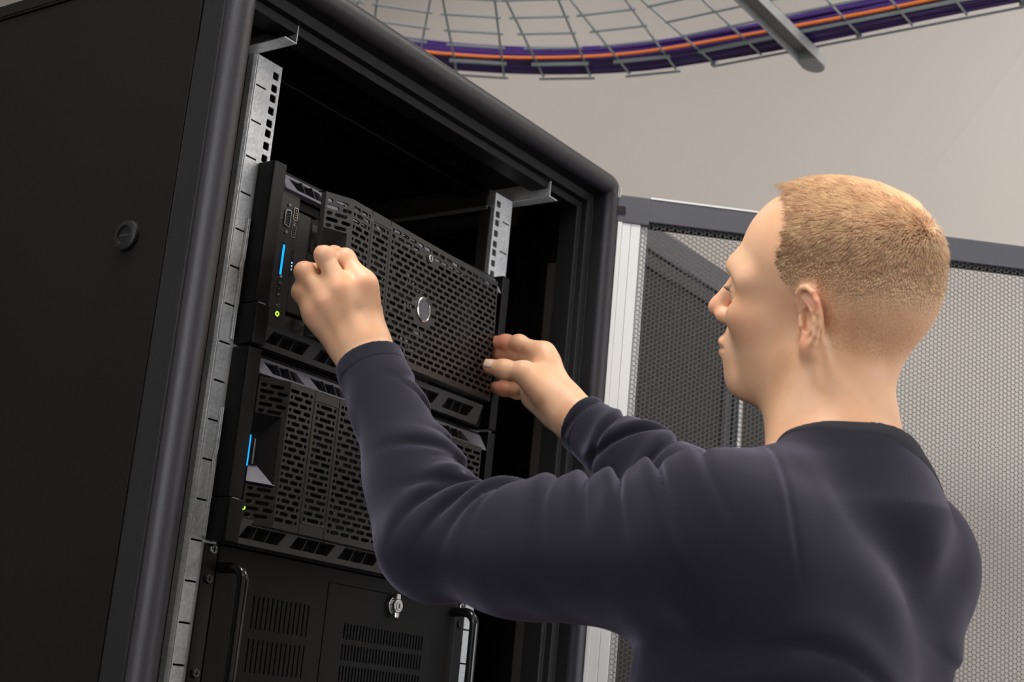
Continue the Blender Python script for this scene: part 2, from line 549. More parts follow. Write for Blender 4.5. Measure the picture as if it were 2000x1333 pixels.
# interior beams
P(MB().box(-0.345, 0.345, -0.028, 0.040, 0.060, 0.0870), 'cross_beam', M['inner'], 0.0015)
P(MB().box(-0.345, 0.345, 0.085, 0.118, 0.070, 0.0870), 'cross_beam', M['inner'], 0.0015)
for s in (-1, 1):
    P(MB().box(s * 0.300, s * 0.385, 0.072, 0.93, 0.050, 0.0870), 'side_beam', M['innerb'], 0.003)
    P(MB().box(s * 0.2965, s * 0.3005, 0.070, 0.30, 0.0460, 0.0520), 'beam_lip', M['strut'], 0.001)  # pale strip added to imitate the lit lower edge of the beam
    P(MB().box(s * 0.298, s * 0.330, 0.062, 0.084, FLOOR + 0.05, 0.0500), 'inner_post', M['innerb'], 0.002)
    P(MB().box(s * 0.298, s * 0.385, 0.90, 0.93, FLOOR + 0.05, 0.0500), 'inner_post', M['innerb'], 0.002)
P(MB().box(0.352, 0.372, -0.028, -0.010, FLOOR + 0.05, -0.03), 'brush_strip', M['foam'], 0.003)

def rail(s, y0=0.0, name='mounting_rail'):
    """EIA rail: front flange with square holes and unit marks, bent back along the outside"""
    mb = MB()
    xi, xm, xo, xe = 0.2238, 0.2412, 0.2630, 0.2675
    zt, zb = 0.0372, FLOOR + 0.06
    # square hole column
    zs = []
    k = 0
    while True:
        zc = [U * (1 - k) - 0.00635, U * (1 - k) - 0.022225, U * (1 - k) - 0.0381]
        if zc[2] < zb + 0.01: break
        zs += zc
        k += 1
    zs = [z for z in zs if z < zt - 0.008]
    edges = [zt] + [(a + b) / 2 for a, b in zip(zs[:-1], zs[1:])] + [zb]
    r = 0.0012
    def sq(cx, cz, h=0.00475):
        return [(cx + h, cz - h + r), (cx + h, cz + h - r), (cx + h - r, cz + h), (cx - h + r, cz + h), (cx - h, cz + h - r), (cx - h, cz - h + r), (cx - h + r, cz - h), (cx + h - r, cz - h)]
    for z, e1, e0 in zip(zs, edges[:-1], edges[1:]):
        holed_cell(mb, xi, xm, e0, e1, sq(0.23255, z), y0, 0.002)
    # unit mark column
    ks = [-k * U for k in range(0, 43) if -k * U > zb + 0.01]
    edges = [zt] + [a - U / 2 for a in ks[:-1]] + [zb]
    for z, e1, e0 in zip(ks, edges[:-1], edges[1:]):
        sl = [(0.2622, z - 0.0011), (0.2622, z + 0.0011), (0.2452, z + 0.0011), (0.2452, z - 0.0011)]
        holed_cell(mb, xm, xo + 0.0005, e0, e1, sl, y0, 0.002)
    # bend + web, inner edge, tail
    prof = [(xo + 0.0005, y0), (xe - 0.0015, y0 + 0.0004), (xe + 0.0010, y0 + 0.0035), (xe + 0.0010, y0 + 0.012), (xe - 0.001, y0 + 0.012), (xe - 0.002, y0 + 0.0045), (xo + 0.0005, y0 + 0.002)]
    mb.prism(prof, 2, zb, zt)
    mb.box(xi - 0.0002, xi, y0, y0 + 0.002, zb, zt)
    mb.box(xi, xo, y0, y0 + 0.002, zt - 0.0002, zt)
    # folded bead parallel to the outer edge
    mb.prism([(0.2637, y0 - 0.0007), (0.2645, y0 - 0.0007), (0.2650, y0), (0.2632, y0)], 2, zb, zt)
    o = mb.build(name, M['galv'], rack, xf=(lambda p: (s * p[0], p[1], p[2])))
    return o
for s in (-1, 1):
    rail(s)
    rail(s, 0.74)
# Z brackets that carry the rails
for s, ya in ((-1, -0.061), (1, -0.064)):
    mb = MB()
    x = s * 0.267
    mb.box(x, x + s * 0.019, ya, 0.044, 0.0372, 0.0388)
    mb.box(x, x - s * 0.0016, ya, 0.044, 0.0372, 0.0715)
    mb.box(x, x - s * 0.024, ya, 0.044, 0.0699, 0.0715)
    b = P(mb, 'rail_bracket', M['galv'], 0.0006)
    for yb in (-0.052, -0.034):
        MB().cyl((x - s * 0.015, yb, 0.0702), (0, 0, -1), 0.0055, 0.004, 6).build('bolt', M['chrome'], b, 0.0005)
        MB().cyl((x - s * 0.015, yb, 0.0702), (0, 0, -1), 0.0075, 0.001, 18).build('washer', M['metal'], b)
# rear rack detail: vertical cable duct
P(MB().box(0.20, 0.26, 0.80, 0.86, FLOOR + 0.1, 0.03), 'cable_duct', M['innerb'], 0.002)

# ------------------------------------------------------------------ rack door, opened about 130 degrees
HG = Vector((0.386, -0.099, 0.0))
DX = Vector((0.659, -0.752, 0.0)).normalized()     # along the door from hinge
DN = Vector((DX.y, -DX.x, 0)).normalized()         # towards the camera side
if DN.dot(Vector((-1.4, -1.2, 0)) - HG) < 0: DN = -DN
def dxf(p):   # p = (along, out of face towards camera, z)
    q = HG + DX * p[0] + DN * p[1]
    return (q.x, q.y, p[2])
DW = 0.79
DT = 0.0775
door = P(MB().box(0.008, DW, -0.022, 0.004, DT - 0.037, DT), 'front_door', M['doorgrey'], 0.0012, xf=dxf)
door['label'] = 'open perforated door with grey top rail and pale aluminium hinge stile'
def D(mb, name, m, bevel=0.0, smooth=False):
    return mb.build(name, m, door, bevel, smooth, xf=dxf)
D(MB().box(0.008, DW, -0.022, 0.004, FLOOR + 0.06, FLOOR + 0.097), 'bottom_rail', M['doorgrey'], 0.0012)
D(MB().box(0.000, 0.052, -0.0225, 0.0055, DT - 0.043, DT - 0.0005), 'corner_piece', M['doorgrey'], 0.0015)
D(MB().box(0.001, 0.015, 0.0056, 0.0075, DT - 0.031, DT - 0.019), 'hinge_socket', M['hole'])
cp = D(MB().cyl((0.004, 0.004, DT - 0.006), (0, 0, 1), 0.0035, 0.016, 14), 'hinge_pin', M['chrome'], 0, 40)
# aluminium hinge stile with its grooves
z0s, z1s = FLOOR + 0.09, DT - 0.042
st = MB()
st.box(-0.006, 0.006, -0.020, -0.006, z0s, z1s)
for a, b, d in ((0.006, 0.0122, 0.005), (0.0127, 0.0255, 0.003), (0.0262, 0.040, 0.0025)):
    st.box(a, b, -0.020, d, z0s, z1s + (0.0045 if a < 0.01 else 0))
st.box(0.040, 0.052, -0.020, -0.004, z0s, z1s)
D(st, 'hinge_stile', M['alu'], 0.0006)
D(MB().box(DW - 0.045, DW, -0.020, 0.003, z0s, z1s), 'lock_stile', M['alu'], 0.001)
D(MB().box(0.040, DW - 0.045, -0.014, -0.001, DT - 0.0430, DT - 0.037), 'rubber_seal', M['hole'])
D(MB().box(0.040, DW - 0.045, -0.014, -0.001, FLOOR + 0.097, FLOOR + 0.103), 'rubber_seal', M['hole'])
D(MB().box(0.052, DW * 0.45, 0.0020, 0.0052, DT - 0.0016, DT + 0.0012), 'edge_strip', M['alu'])

def hex_sheet(u0, u1, z0, z1, pitch, wall, y, depth):
    """perforated sheet with hexagonal holes, pointy-side columns: vertical pitch = pitch"""
    R = pitch / math.sqrt(3)               # cell circumradius (flat top/bottom)
    dx = 1.5 * R
    ncol = int((u1 - u0) / dx)
    nrow = int((z1 - z0) / pitch)
    ci, ri = np.meshgrid(np.arange(ncol), np.arange(nrow), indexing='ij')
    cx = (u0 + R + ci * dx).ravel()
    cz = (z0 + pitch / 2 + ri * pitch + (ci % 2) * pitch / 2).ravel()
    a = np.arange(6) * math.pi / 3
    co, si = np.cos(a), np.sin(a)
    rh = R - wall / math.sqrt(3)
    n = len(cx)
    V = np.zeros((n, 18, 3))
    for j, (rr, yy) in enumerate(((R, y), (rh, y), (rh, y - depth))):
        V[:, j * 6:(j + 1) * 6, 0] = cx[:, None] + rr * co
        V[:, j * 6:(j + 1) * 6, 2] = cz[:, None] + rr * si
        V[:, j * 6:(j + 1) * 6, 1] = yy
    V = V.reshape(-1, 3)
    F = []
    for k in range(6):
        k2 = (k + 1) % 6
        F.append([k, k2, 6 + k2, 6 + k])
        F.append([6 + k, 6 + k2, 12 + k2, 12 + k])
    F = np.array(F)[None] + (np.arange(n) * 18)[:, None, None]
    return V, F.reshape(-1, 4)

def fast_mesh(name, V, F, material, parent, smooth=False):
    V = np.asarray(V, dtype=np.float32)
    F = np.asarray(F, dtype=np.int32)
    k = F.shape[1]
    me = bpy.data.meshes.new(name)
    me.vertices.add(len(V)); me.vertices.foreach_set('co', V.ravel())
    me.loops.add(F.size); me.loops.foreach_set('vertex_index', F.ravel())
    me.polygons.add(len(F))
    me.polygons.foreach_set('loop_start', np.arange(0, F.size, k, dtype=np.int32))
    me.polygons.foreach_set('loop_total', np.full(len(F), k, dtype=np.int32))
    if smooth: me.polygons.foreach_set('use_smooth', np.ones(len(F), dtype=bool))
    me.update(calc_edges=True)
    me.materials.append(material)
    o = bpy.data.objects.new(name, me)
    COL.objects.link(o)
    if parent is not None: attach(o, parent)
    return o
V, F = hex_sheet(0.0405, DW - 0.043, FLOOR + 0.095, DT - 0.040, 0.00695, 0.00085, 0.0005, 0.0009)
Vw = np.array(HG)[None] + V[:, :1] * np.array(DX)[None] + V[:, 1:2] * np.array(DN)[None]
Vw[:, 2] = V[:, 2]
hx = fast_mesh('perforated_panel', Vw, F, M['hexm'], door)
hx['kind'] = 'stuff'

# ------------------------------------------------------------------ neighbouring cabinets of the same row
def neighbour(x0, x1, label):
    r = thing('server_rack', label, 'server rack', ((x0 + x1) / 2, 0.45, FLOOR), 'closed cabinets beside the open one')
    MB().box(x0, x1, -0.02, 1.0, FLOOR + 0.04, 0.104).build('cabinet_body', M['black'], r, 0.002)
    MB().box(x0, x1, -0.05, -0.02, 0.058, 0.105).build('top_frame', M['doorgrey'], r, 0.004)  # paler grey puts the light from above into the frame colour
    d = MB()
    d.box(x0 + 0.002, x0 + 0.03, -0.048, -0.02, FLOOR + 0.05, 0.056)
    d.box(x1 - 0.03, x1 - 0.002, -0.048, -0.02, FLOOR + 0.05, 0.056)
    d.box(x0 + 0.03, x1 - 0.03, -0.048, -0.02, 0.03, 0.056)
    dd = d.build('front_door', M['post'], r, 0.003)
    MB().box(x0 + 0.03, x1 - 0.03, -0.044, -0.030, FLOOR + 0.05, 0.03).build('door_panel', M['plastic'], dd)
    MB().box(x0 + 0.008, x0 + 0.020, -0.056, -0.046, -0.85, -0.08).build('door_handle', M['metal'], dd, 0.002)
    MB().box(x0, x1, -0.04, 1.0, FLOOR, FLOOR + 0.04).build('plinth', M['black'], r, 0.002)
neighbour(0.408, 0.900, 'dark closed cabinet directly right of the open cabinet, seen through its door mesh')
neighbour(0.905, 1.405, 'dark closed cabinet further right, mostly hidden behind the man')

# ------------------------------------------------------------------ servers
def vents(mb, wins, x0, x1, z0, z1, y0, y1, lean, fr=0.22):
    """a trim strip between z0 and z1 with leaning windows [(xa, xb)], top edge shifted by lean"""
    b = (z1 - z0) * fr
    cuts = [x0] + [(p[1] + q[0]) / 2 for p, q in zip(wins[:-1], wins[1:])] + [x1]
    for (a, c), lo, hi in zip(wins, cuts[:-1], cuts[1:]):
        L = lean
        hole = [(c - L, z0 + b), (c + L, z1 - b), (a + L, z1 - b), (a - L, z0 + b)]
        holed_cell(mb, lo, hi, z0, z1, hole, y0, y1 - y0, 0.0006)
    # chamfered ends and returns
    for (xa, sx) in ((x0, -1), (x1, 1)):
        mb.add([(xa, y0, z0), (xa, y0, z1), (xa + sx * 0.003, y0 + 0.006, z1 - 0.004), (xa + sx * 0.003, y0 + 0.006, z0 + 0.004)], [(0, 1, 2, 3)])
        mb.add([(xa, y0, z0), (xa + sx * 0.003, y0 + 0.006, z0 + 0.004), (xa + sx * 0.003, y1, z0 + 0.004), (xa, y1, z0)], [(0, 1, 2, 3)])
        mb.add([(xa, y0, z1), (xa + sx * 0.003, y0 + 0.006, z1 - 0.004), (xa + sx * 0.003, y1, z1 - 0.004), (xa, y1, z1)], [(0, 1, 2, 3)])
    for z in (z0, z1):
        mb.add([(x0, y0, z), (x1, y0, z), (x1, y1, z), (x0, y1, z)], [(0, 1, 2, 3)])

def bezel_y(x):
    return 0.015 * (1 - x / 0.036) if x < 0.036 else 0.0

def bezel_mesh():
    """local: x 0..0.414, z 0..-0.167, front at y = 0 towards -y"""
    mb = MB()
    Hh, Wb = 0.1665, 0.414
    pz = 0.00738
    rows = [-0.0088 - pz * i for i in range(21)]
    ze = [0.0] + [(a + b) / 2 for a, b in zip(rows[:-1], rows[1:])] + [-Hh]
    sh = 0.0041
    for i, z in enumerate(rows):
        z1, z0 = ze[i], ze[i + 1]
        odd = (i % 2 == 0)
        # left slanted section
        s = []
        if i < 5 or i > 15:
            s = [(0.0065, z, 0.007, sh), (0.0215, z, 0.016, sh)] if odd else [(0.0105, z, 0.016, sh), (0.0285, z, 0.012, sh)]
            band(mb, 0.0, 0.036, z0, z1, s, 0, 0.002, 0.0004)
        else:
            mb.add([(0.0305, 0, z0), (0.036, 0, z0), (0.036, 0, z1), (0.0305, 0, z1)], [(0, 1, 2, 3)])
        # A
        s = [(0.0445, z, 0.0145, sh), (0.0610, z, 0.0125, sh), (0.0722, z, 0.0040, sh)] if odd else [(0.0400, z, 0.0040, sh), (0.0515, z, 0.0135, sh), (0.0680, z, 0.0110, sh)]
        band(mb, 0.036, 0.0775, z0, z1, s, 0, 0.002, 0.0004)
        # B: separately framed; only its 19 rows have slots
        if 0 < i < 20:
            s = [(0.0850, z, 0.0040, sh), (0.1000, z, 0.0195, sh), (0.1150, z, 0.0040, sh)] if (i % 2 == 1) else [(0.0905, z, 0.0150, sh), (0.1098, z, 0.0150, sh)]
        else:
            s = []
        band(mb, 0.0785, 0.1205, z0, z1, s, 0.0, 0.002, 0.0004)
        # C
        s = []
        if odd:
            xs = [0.1282 if i else 0.1282] ; s.append((0.1278, z, 0.0040, sh))
            x = 0.1392
        else:
            s.append((0.1295, z, 0.0075, sh))
            x = 0.1392 + 0.00935 - 0.0008
        while x < 0.4045:
            s.append((x, z, 0.0148, sh))
            x += 0.01870
        if x - 0.0187 + 0.0071 < 0.3995:
            s.append((0.4060, z, 0.0060, sh))
        # leave room for emblem and lock
        def ok(q):
            if math.hypot(max(abs(q[0] - 0.2135) - q[2] / 2, 0), q[1] + 0.0872) < 0.0185: return False
            if math.hypot(max(abs(q[0] - 0.2185) - q[2] / 2, 0), q[1] + 0.0197) < 0.0085: return False
            return True
        s = [q for q in s if ok(q)]
        band(mb, 0.1215, Wb - 0.003, z0, z1, s, 0, 0.002, 0.0004)
    # groove around B: recessed 0.6 mm lines
    g = 0.0007
    for xa, xb in ((0.0775, 0.0785), (0.1205, 0.1215)):
        mb.box(xa, xb, g, g + 0.002, -Hh, 0)
    # raised rounded frame line around B
    ring = rounded_path([(0.099, 0.0, -0.0115), (0.1212, 0.0, -0.0115), (0.1212, 0.0, -0.1535), (0.0780, 0.0, -0.1535), (0.0780, 0.0, -0.0115), (0.099, 0.0, -0.0115)], 0.005, 5)
    mb.tube(ring, 0.0007, 6)
    # perimeter: rounded lip and skirt
    e = 0.012
    pts = [(0.0, 0.0), (0.036, 0.0), (Wb - 0.003, 0.0), (Wb, 0.003)]
    mb.add([(Wb - 0.003, 0, 0), (Wb - 0.003, 0, -Hh), (Wb, 0.003, -Hh), (Wb, 0.003, 0)], [(0, 1, 2, 3)])
    mb.add([(Wb, 0.003, 0), (Wb, 0.003, -Hh), (Wb, 0.016, -Hh), (Wb, 0.016, 0)], [(0, 1, 2, 3)])
    mb.add([(0, 0, 0), (0, 0, -Hh), (0, 0.006, -Hh), (0, 0.006, 0)], [(0, 1, 2, 3)])
    for z in (0.0, -Hh):
        sgn = 1 if z == 0 else -1
        for a, b in ((0.0, 0.036), (0.036, Wb - 0.003)):
            mb.add([(a, 0, z), (b, 0, z), (b, 0.0012, z + sgn * 0.0009), (a, 0.0012, z + sgn * 0.0009)], [(0, 1, 2, 3)])
            mb.add([(a, 0.0012, z + sgn * 0.0009), (b, 0.0012, z + sgn * 0.0009), (b, e, z + sgn * 0.0009), (a, e, z + sgn * 0.0009)], [(0, 1, 2, 3)])
    return mb

def bezel_xf(frame):
    O, ex, ey, ez = [Vector(q) for q in frame]
    def f(p):
        q = O + ex * p[0] + ey * (p[1] + bezel_y(p[0])) + ez * p[2]
        return (q.x, q.y, q.z)
    return f

def make_bezel(server, frame, label, glow):
    xf = bezel_xf(frame)
    bz = bezel_mesh().build('front_bezel', M['bezel'], server, xf=xf)
    bz['label'] = label
    def S(mb, name, m, bevel=0.0, smooth=False):
        return mb.build(name, m, bz, bevel, smooth, xf=xf)
    # grip pocket on the left: two sloping facets and a back
    zt, zb = -0.0420, -0.1197
    g = MB()
    g.add([(0.000, 0, zt), (0.0305, 0, zt), (0.0160, 0.012, zt - 0.022), (0.0, 0.012, zt - 0.022)], [(0, 1, 2, 3)])
    g.add([(0.0305, 0, zt), (0.0305, 0, zb), (0.016, 0.012, zb + 0.022), (0.016, 0.012, zt - 0.022)], [(0, 1, 2, 3)])
    S(g, 'grip_pocket', M['inner'])
    g = MB()
    g.add([(0.000, 0, zb), (0.0, 0.012, zb + 0.022), (0.016, 0.012, zb + 0.022), (0.0305, 0, zb)], [(0, 1, 2, 3)])
    S(g, 'grip_facet', M['trim'])  # pocket light put into colour: lower facet pale, others near black
    if glow:
        S(MB().box(-0.004, 0.0, 0.0, 0.004, -0.103, -0.068), 'status_light', M['blue'], 0.0005)['label'] = 'glowing blue vertical status light'
        S(MB().box(0.0045, 0.0155, 0.009, 0.014, zb + 0.02, zt - 0.02), 'inner_column', M['gloss'])
        S(MB().box(0.0090, 0.0105, 0.0075, 0.0095, -0.0990, -0.070), 'metal_edge', M['metal'])
        S(MB().tube([(0.0005 + 0.0022 * math.cos(a), -0.0006, -0.1495 + 0.0022 * math.sin(a)) for a in [math.pi * (0.9 + 1.3 * k / 10) for k in range(11)]], 0.0006, 6), 'power_ring', M['green'])['label'] = 'small green power symbol'
    # lips under and over the pocket
    S(MB().tube([(0.0, -0.0002, zb), (0.0325, -0.0002, zb)], 0.0005, 6), 'lower_lip', M['trim'])
    # round emblem
    c = (0.2135, -0.0872)
    e = MB()
    vs = []; fs = []
    prof = [(0.0160, 0.0), (0.0160, 0.0012), (0.0150, 0.0018), (0.0142, 0.0012), (0.0142, 0.0006)]
    n = 48
    for r_, h_ in prof:
        for k in range(n):
            a = 2 * math.pi * k / n
            vs.append((c[0] + r_ * math.cos(a), -h_, c[1] + r_ * math.sin(a)))
    for i in range(len(prof) - 1):
        for k in range(n):
            fs.append((i * n + k, i * n + (k + 1) % n, (i + 1) * n + (k + 1) % n, (i + 1) * n + k))
    e.add(vs, fs)
    S(e, 'emblem_ring', M['chrome'], 0, 50)['label'] = 'bright chrome ring around a blank dark disc'
    e = MB()
    e.add([(c[0] + 0.0143 * math.cos(2 * math.pi * k / n), -0.0007, c[1] + 0.0143 * math.sin(2 * math.pi * k / n)) for k in range(n)], [tuple(range(n))])
    e.add([(c[0] + 0.0163 * math.cos(2 * math.pi * k / n), 0.0003, c[1] + 0.0163 * math.sin(2 * math.pi * k / n)) for k in range(n)], [tuple(range(n))])
    S(e, 'emblem_disc', M['doorgrey'])
    # key lock
    c = (0.2185, -0.0197)
    l = MB()
    l.cyl((c[0], 0.002, c[1]), (0, -1, 0), 0.0068, 0.0035, 28)
    S(l, 'bezel_lock', M['gloss'], 0.0006)
    S(MB().cyl((c[0], -0.0012, c[1]), (0, -1, 0), 0.0048, 0.0018, 24), 'lock_barrel', M['metal'], 0.0004)
    S(MB().box(c[0] - 0.0007, c[0] + 0.0007, -0.0034, -0.0028, c[1] - 0.003, c[1] + 0.003), 'key_slot', M['hole'])
    return bz

def server(zt, label, first):
    """5U server whose ears hang on the rails; zt = top"""
    s = thing('rack_server', label, 'server', (0, 0.3, zt - 5 * U), 'rack servers in the open cabinet')
    def S(mb, name, m, bevel=0.0, smooth=False):
        return mb.build(name, m, s, bevel, smooth)
    zb = zt - 5 * U + 0.0018
    zt = zt - 0.0018
    # chassis shell
    ch = MB()
    ch.box(-0.2195, -0.2180, -0.002, 0.66, zb, zt); ch.box(0.2180, 0.2195, -0.002, 0.66, zb, zt)
    ch.box(-0.2195, 0.2195, -0.002, 0.66, zb, zb + 0.0015); ch.box(-0.2195, 0.2195, -0.002, 0.66, zt - 0.0015, zt)
    ch.box(-0.2195, 0.2195, 0.655, 0.66, zb, zt)
    S(ch, 'chassis', M['inner'])
    # ears
    for sg in (-1, 1):
        e = MB()
        e.prism([(sg * 0.2413, -0.0245), (sg * 0.2405, -0.0265), (sg * 0.2222, -0.0285), (sg * 0.2222, -0.0005), (sg * 0.2413, -0.0005)], 2, zb + (0.048 if sg < 0 else 0), zt)
        ear = S(e, 'ear', M['plastic'], 0.0010)
        if sg < 0:
            e = MB()
            e.prism([(-0.2418, -0.0275), (-0.2410, -0.0300), (-0.2222, -0.0320), (-0.2222, -0.0005), (-0.2418, -0.0005)], 2, zb, zb + 0.047)
            e.build('ear_latch', M['plastic'], ear, 0.0012)
            MB().box(-0.2400, -0.2300, -0.0318, -0.0300, zb + 0.0462, zb + 0.0475).build('latch_edge', M['trim'], ear)
    # slide rail end beside the left ear: galvanised strip with a kink
    for sg in (-1, 1):
        pl = MB()
        za, zc = zb + 0.148, zb + 0.004
        zm = (za + zc) / 2 + 0.012
        for dx_ in (0.0, 0.0028):
            pl.tube([(sg * (0.2440 + dx_), -0.003, za), (sg * (0.2440 + dx_), -0.003, zm + 0.012), (sg * (0.2465 + dx_), -0.003, zm + 0.004), (sg * (0.2465 + dx_), -0.003, zm - 0.004), (sg * (0.2450 + dx_), -0.003, zm - 0.012), (sg * (0.2450 + dx_), -0.003, zc)], 0.0007, 5)
        pl.box(sg * 0.2435, sg * 0.2480, -0.0020, -0.0006, zc, za)
        pl.build('slide_rail_end', M['galv'], s)
    yf = -0.0275
    # top and bottom trims
    t = MB()
    ws = [(-0.203, -0.149), (-0.124, -0.068), (-0.043, 0.013), (0.038, 0.094), (0.119, 0.175)]
    ws = [(-0.2035, -0.1495), (-0.1250, -0.0700), (-0.0450, 0.0450), (0.0700, 0.1120), (0.1250, 0.1790)]
    vents(t, ws, -0.2190, 0.2190, zt - 0.0270, zt - 0.0060, yf - 0.002, yf + 0.010, -0.0050, 0.20)
    zq = zt - 0.0270
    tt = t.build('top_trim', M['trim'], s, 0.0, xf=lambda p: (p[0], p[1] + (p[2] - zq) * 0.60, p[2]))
    t = MB()
    wb = [(-0.212, -0.150), (-0.130, -0.065), (-0.046, 0.020), (0.041, 0.101), (0.122, 0.178)]
    vents(t, wb, -0.2205, 0.2000, zb + 0.0010, zb + 0.0275, yf - 0.004, yf + 0.010, 0.0035, 0.24)
    zr = zb + 0.0275
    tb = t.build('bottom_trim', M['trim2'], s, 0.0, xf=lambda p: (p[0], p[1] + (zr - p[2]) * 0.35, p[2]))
    for wins, za, zc, par, L in ((ws, zt - 0.0228, zt - 0.0102, tt, -0.0050), (wb, zb + 0.0074, zb + 0.0211, tb, 0.0035)):
        for (a, b) in wins:
            for q in (1 / 3, 2 / 3):
                x = a + (b - a) * q
                dv = MB()
                dv.prism([(x - L - 0.0005, za), (x - L + 0.0005, za), (x + L + 0.0005, zc), (x + L - 0.0005, zc)], 1, yf + 0.0035, yf + 0.0115)
                dv.build('vent_divider', M['trim2'], par)
    S(MB().box(-0.2185, 0.2185, yf + 0.0125, yf + 0.014, zt - 0.0240, zt - 0.002).box(-0.2185, 0.2185, yf + 0.0125, yf + 0.014, zb + 0.001, zb + 0.0240), 'trim_backing', M['hole'])
    # behind the bezel
    S(MB().box(-0.2185, 0.2185, 0.012, 0.014, zb + 0.024, zt - 0.024), 'inner_plate', M['hole'])
    # drive bays with ribs, labels, latches
    dr = MB(); lab = MB(); led = MB(); led2 = MB()
    nb = 8
    xa, xb = -0.092, 0.205
    wz = (zt - 0.028) - (zb + 0.027)
    for k in range(4):
        z1 = zt - 0.030 - k * wz / 4
        z0 = z1 - wz / 4 + 0.003
        for j in range(3):
            x0 = xa + j * (xb - xa) / 3; x1 = x0 + (xb - xa) / 3 - 0.003
            dr.box(x0, x1, 0.001, 0.012, z0, z1)
            for q in range(9):
                xx = x0 + 0.012 + q * 0.0045
                dr.box(xx, xx + 0.0016, -0.001, 0.001, z0 + 0.008, z1 - 0.010)
            if j == 1 and k in (0, 1, 2):
                lab.box(x0 + 0.060, x0 + 0.085, -0.0015, 0.001, z1 - 0.010, z1 - 0.004)
                lab.box(x0 + 0.040, x0 + 0.044, -0.0015, 0.001, z0 + 0.006, z1 - 0.016)
                lab.box(x0 + 0.052, x0 + 0.055, -0.0015, 0.001, z0 + 0.006, z1 - 0.016)
                lab.box(x0 + 0.062, x0 + 0.078, -0.0012, 0.001, z0 + 0.003, z0 + 0.0055)
            if j == 1 and k in (1, 2):
                led.sphere((x0 - 0.004, -0.0015, z0 + 0.020), 0.0016, 8, 6)
                led2.sphere((x0 + 0.006, -0.0015, z0 + 0.017), 0.0016, 8, 6)
    S(dr, 'drive_carriers', M['plastic'], 0.0)
    if first:
        S(lab, 'carrier_latches', M['metal'])
        S(led, 'green_lights', M['green'])
        S(led2, 'amber_lights', M['orange_led'])
    return s, zt, zb, yf

lower, zt2, zb2, yf2 = server(-7 * U, 'lower black rack server with its mesh bezel fully seated', False)
s2o = (-0.217, -0.040, -7 * U - 0.0308)
make_bezel(lower, (s2o, (1, 0, 0), (0, 1, 0), (0, 0, 1)), 'seated black bezel with oblong holes and blank round emblem', True)

upper, zt1, zb1, yf1 = server(-2 * U, 'upper black rack server with its bezel swung out by the man', True)
ex = Vector((0.9876, 0.1509, 0.0437)).normalized()
ez = ex.cross(Vector((0, 1, 0))).normalized()
ey = ez.cross(ex).normalized()
O1 = Vector((-0.176, -0.097, -0.1265)) - ex * 0.036
make_bezel(upper, (O1, ex, ey, ez), 'black bezel held by both hands, left side swung out from the server', False)

# control panel of the upper server
def S(mb, name, m, bevel=0.0, smooth=False, par=None):
    return mb.build(name, m, par or upper, bevel, smooth)
y = -0.0245
pan = S(MB().box(-0.2200, -0.1890, y, y + 0.02, zb1 + 0.0245, zt1 - 0.0245), 'control_panel', M['bezel'], 0.0010)
# VGA socket
vz, vx = -0.1505, -0.2075
vg = MB()
prof = [(0.0055, 0.011), (-0.0055, 0.0128), (-0.0055, -0.0128), (0.0055, -0.011)]
loop = rounded_path([(vx + 0.0045, 0, vz), (vx + 0.0045, 0, vz + 0.0105), (vx - 0.0045, 0, vz + 0.0085), (vx - 0.0045, 0, vz - 0.0085), (vx + 0.0045, 0, vz - 0.0105), (vx + 0.0045, 0, vz)], 0.002, 4)
vg.tube([(p.x, y - 0.0012, p.z) for p in loop], 0.0007, 6)
S(vg, 'video_socket', M['metal'], par=pan)
vg = MB()
vg.prism([(vx + 0.0042, vz - 0.0100), (vx + 0.0042, vz + 0.0100), (vx - 0.0042, vz + 0.0082), (vx - 0.0042, vz - 0.0082)], 1, y - 0.0006, y + 0.001)
S(vg, 'socket_insert', M['hole'], par=pan)
vg = MB()
for c_ in range(3):
    for k in range(5):
        vg.cyl((vx + 0.0025 - c_ * 0.0025, y - 0.0006, vz + 0.0065 - k * 0.0032 - (0.0016 if c_ == 1 else 0)), (0, -1, 0), 0.0006, 0.0004, 6)
S(vg, 'socket_pins', M['trim'], par=pan)
for zz in (vz + 0.0165, vz - 0.0165):
    S(MB().cyl((vx + 0.001, y + 0.0005, zz), (0, -1, 0), 0.0023, 0.002, 6), 'hex_nut', M['trim'], par=pan)
# small monitor glyph left of the socket
S(MB().tube([(vx - 0.0105, y - 0.0003, vz + 0.003), (vx - 0.0075, y - 0.0003, vz + 0.003), (vx - 0.0075, y - 0.0003, vz - 0.003), (vx - 0.0105, y - 0.0003, vz - 0.003), (vx - 0.0105, y - 0.0003, vz + 0.003)], 0.00028, 4), 'monitor_symbol', M['print'], par=pan)
# two USB sockets
for uz in (-0.1415, -0.1625):
    ux = -0.1945
    f = MB()
    f.box(ux - 0.0035, ux + 0.0035, y - 0.0008, y + 0.001, uz + 0.0068, uz + 0.0076); f.box(ux - 0.0035, ux + 0.0035, y - 0.0008, y + 0.001, uz - 0.0076, uz - 0.0068)
    f.box(ux + 0.0028, ux + 0.0036, y - 0.0008, y + 0.001, uz - 0.0076, uz + 0.0076); f.box(ux - 0.0036, ux - 0.0029, y - 0.0008, y + 0.001, uz - 0.0076, uz + 0.0076)
    uo = S(f, 'usb_socket', M['metal'], par=pan)
    S(MB().box(ux - 0.0028, ux + 0.0028, y - 0.0003, y + 0.0009, uz - 0.0067, uz + 0.0067), 'socket_cavity', M['hole'], par=pan)
    c_ = MB()
    for k in range(4):
        c_.box(ux - 0.0004, ux + 0.0014, y - 0.0007, y, uz + 0.0048 - k * 0.0028 - 0.0008, uz + 0.0048 - k * 0.0028)
    S(c_, 'gold_contacts', M['gold'], par=pan)
g = MB()
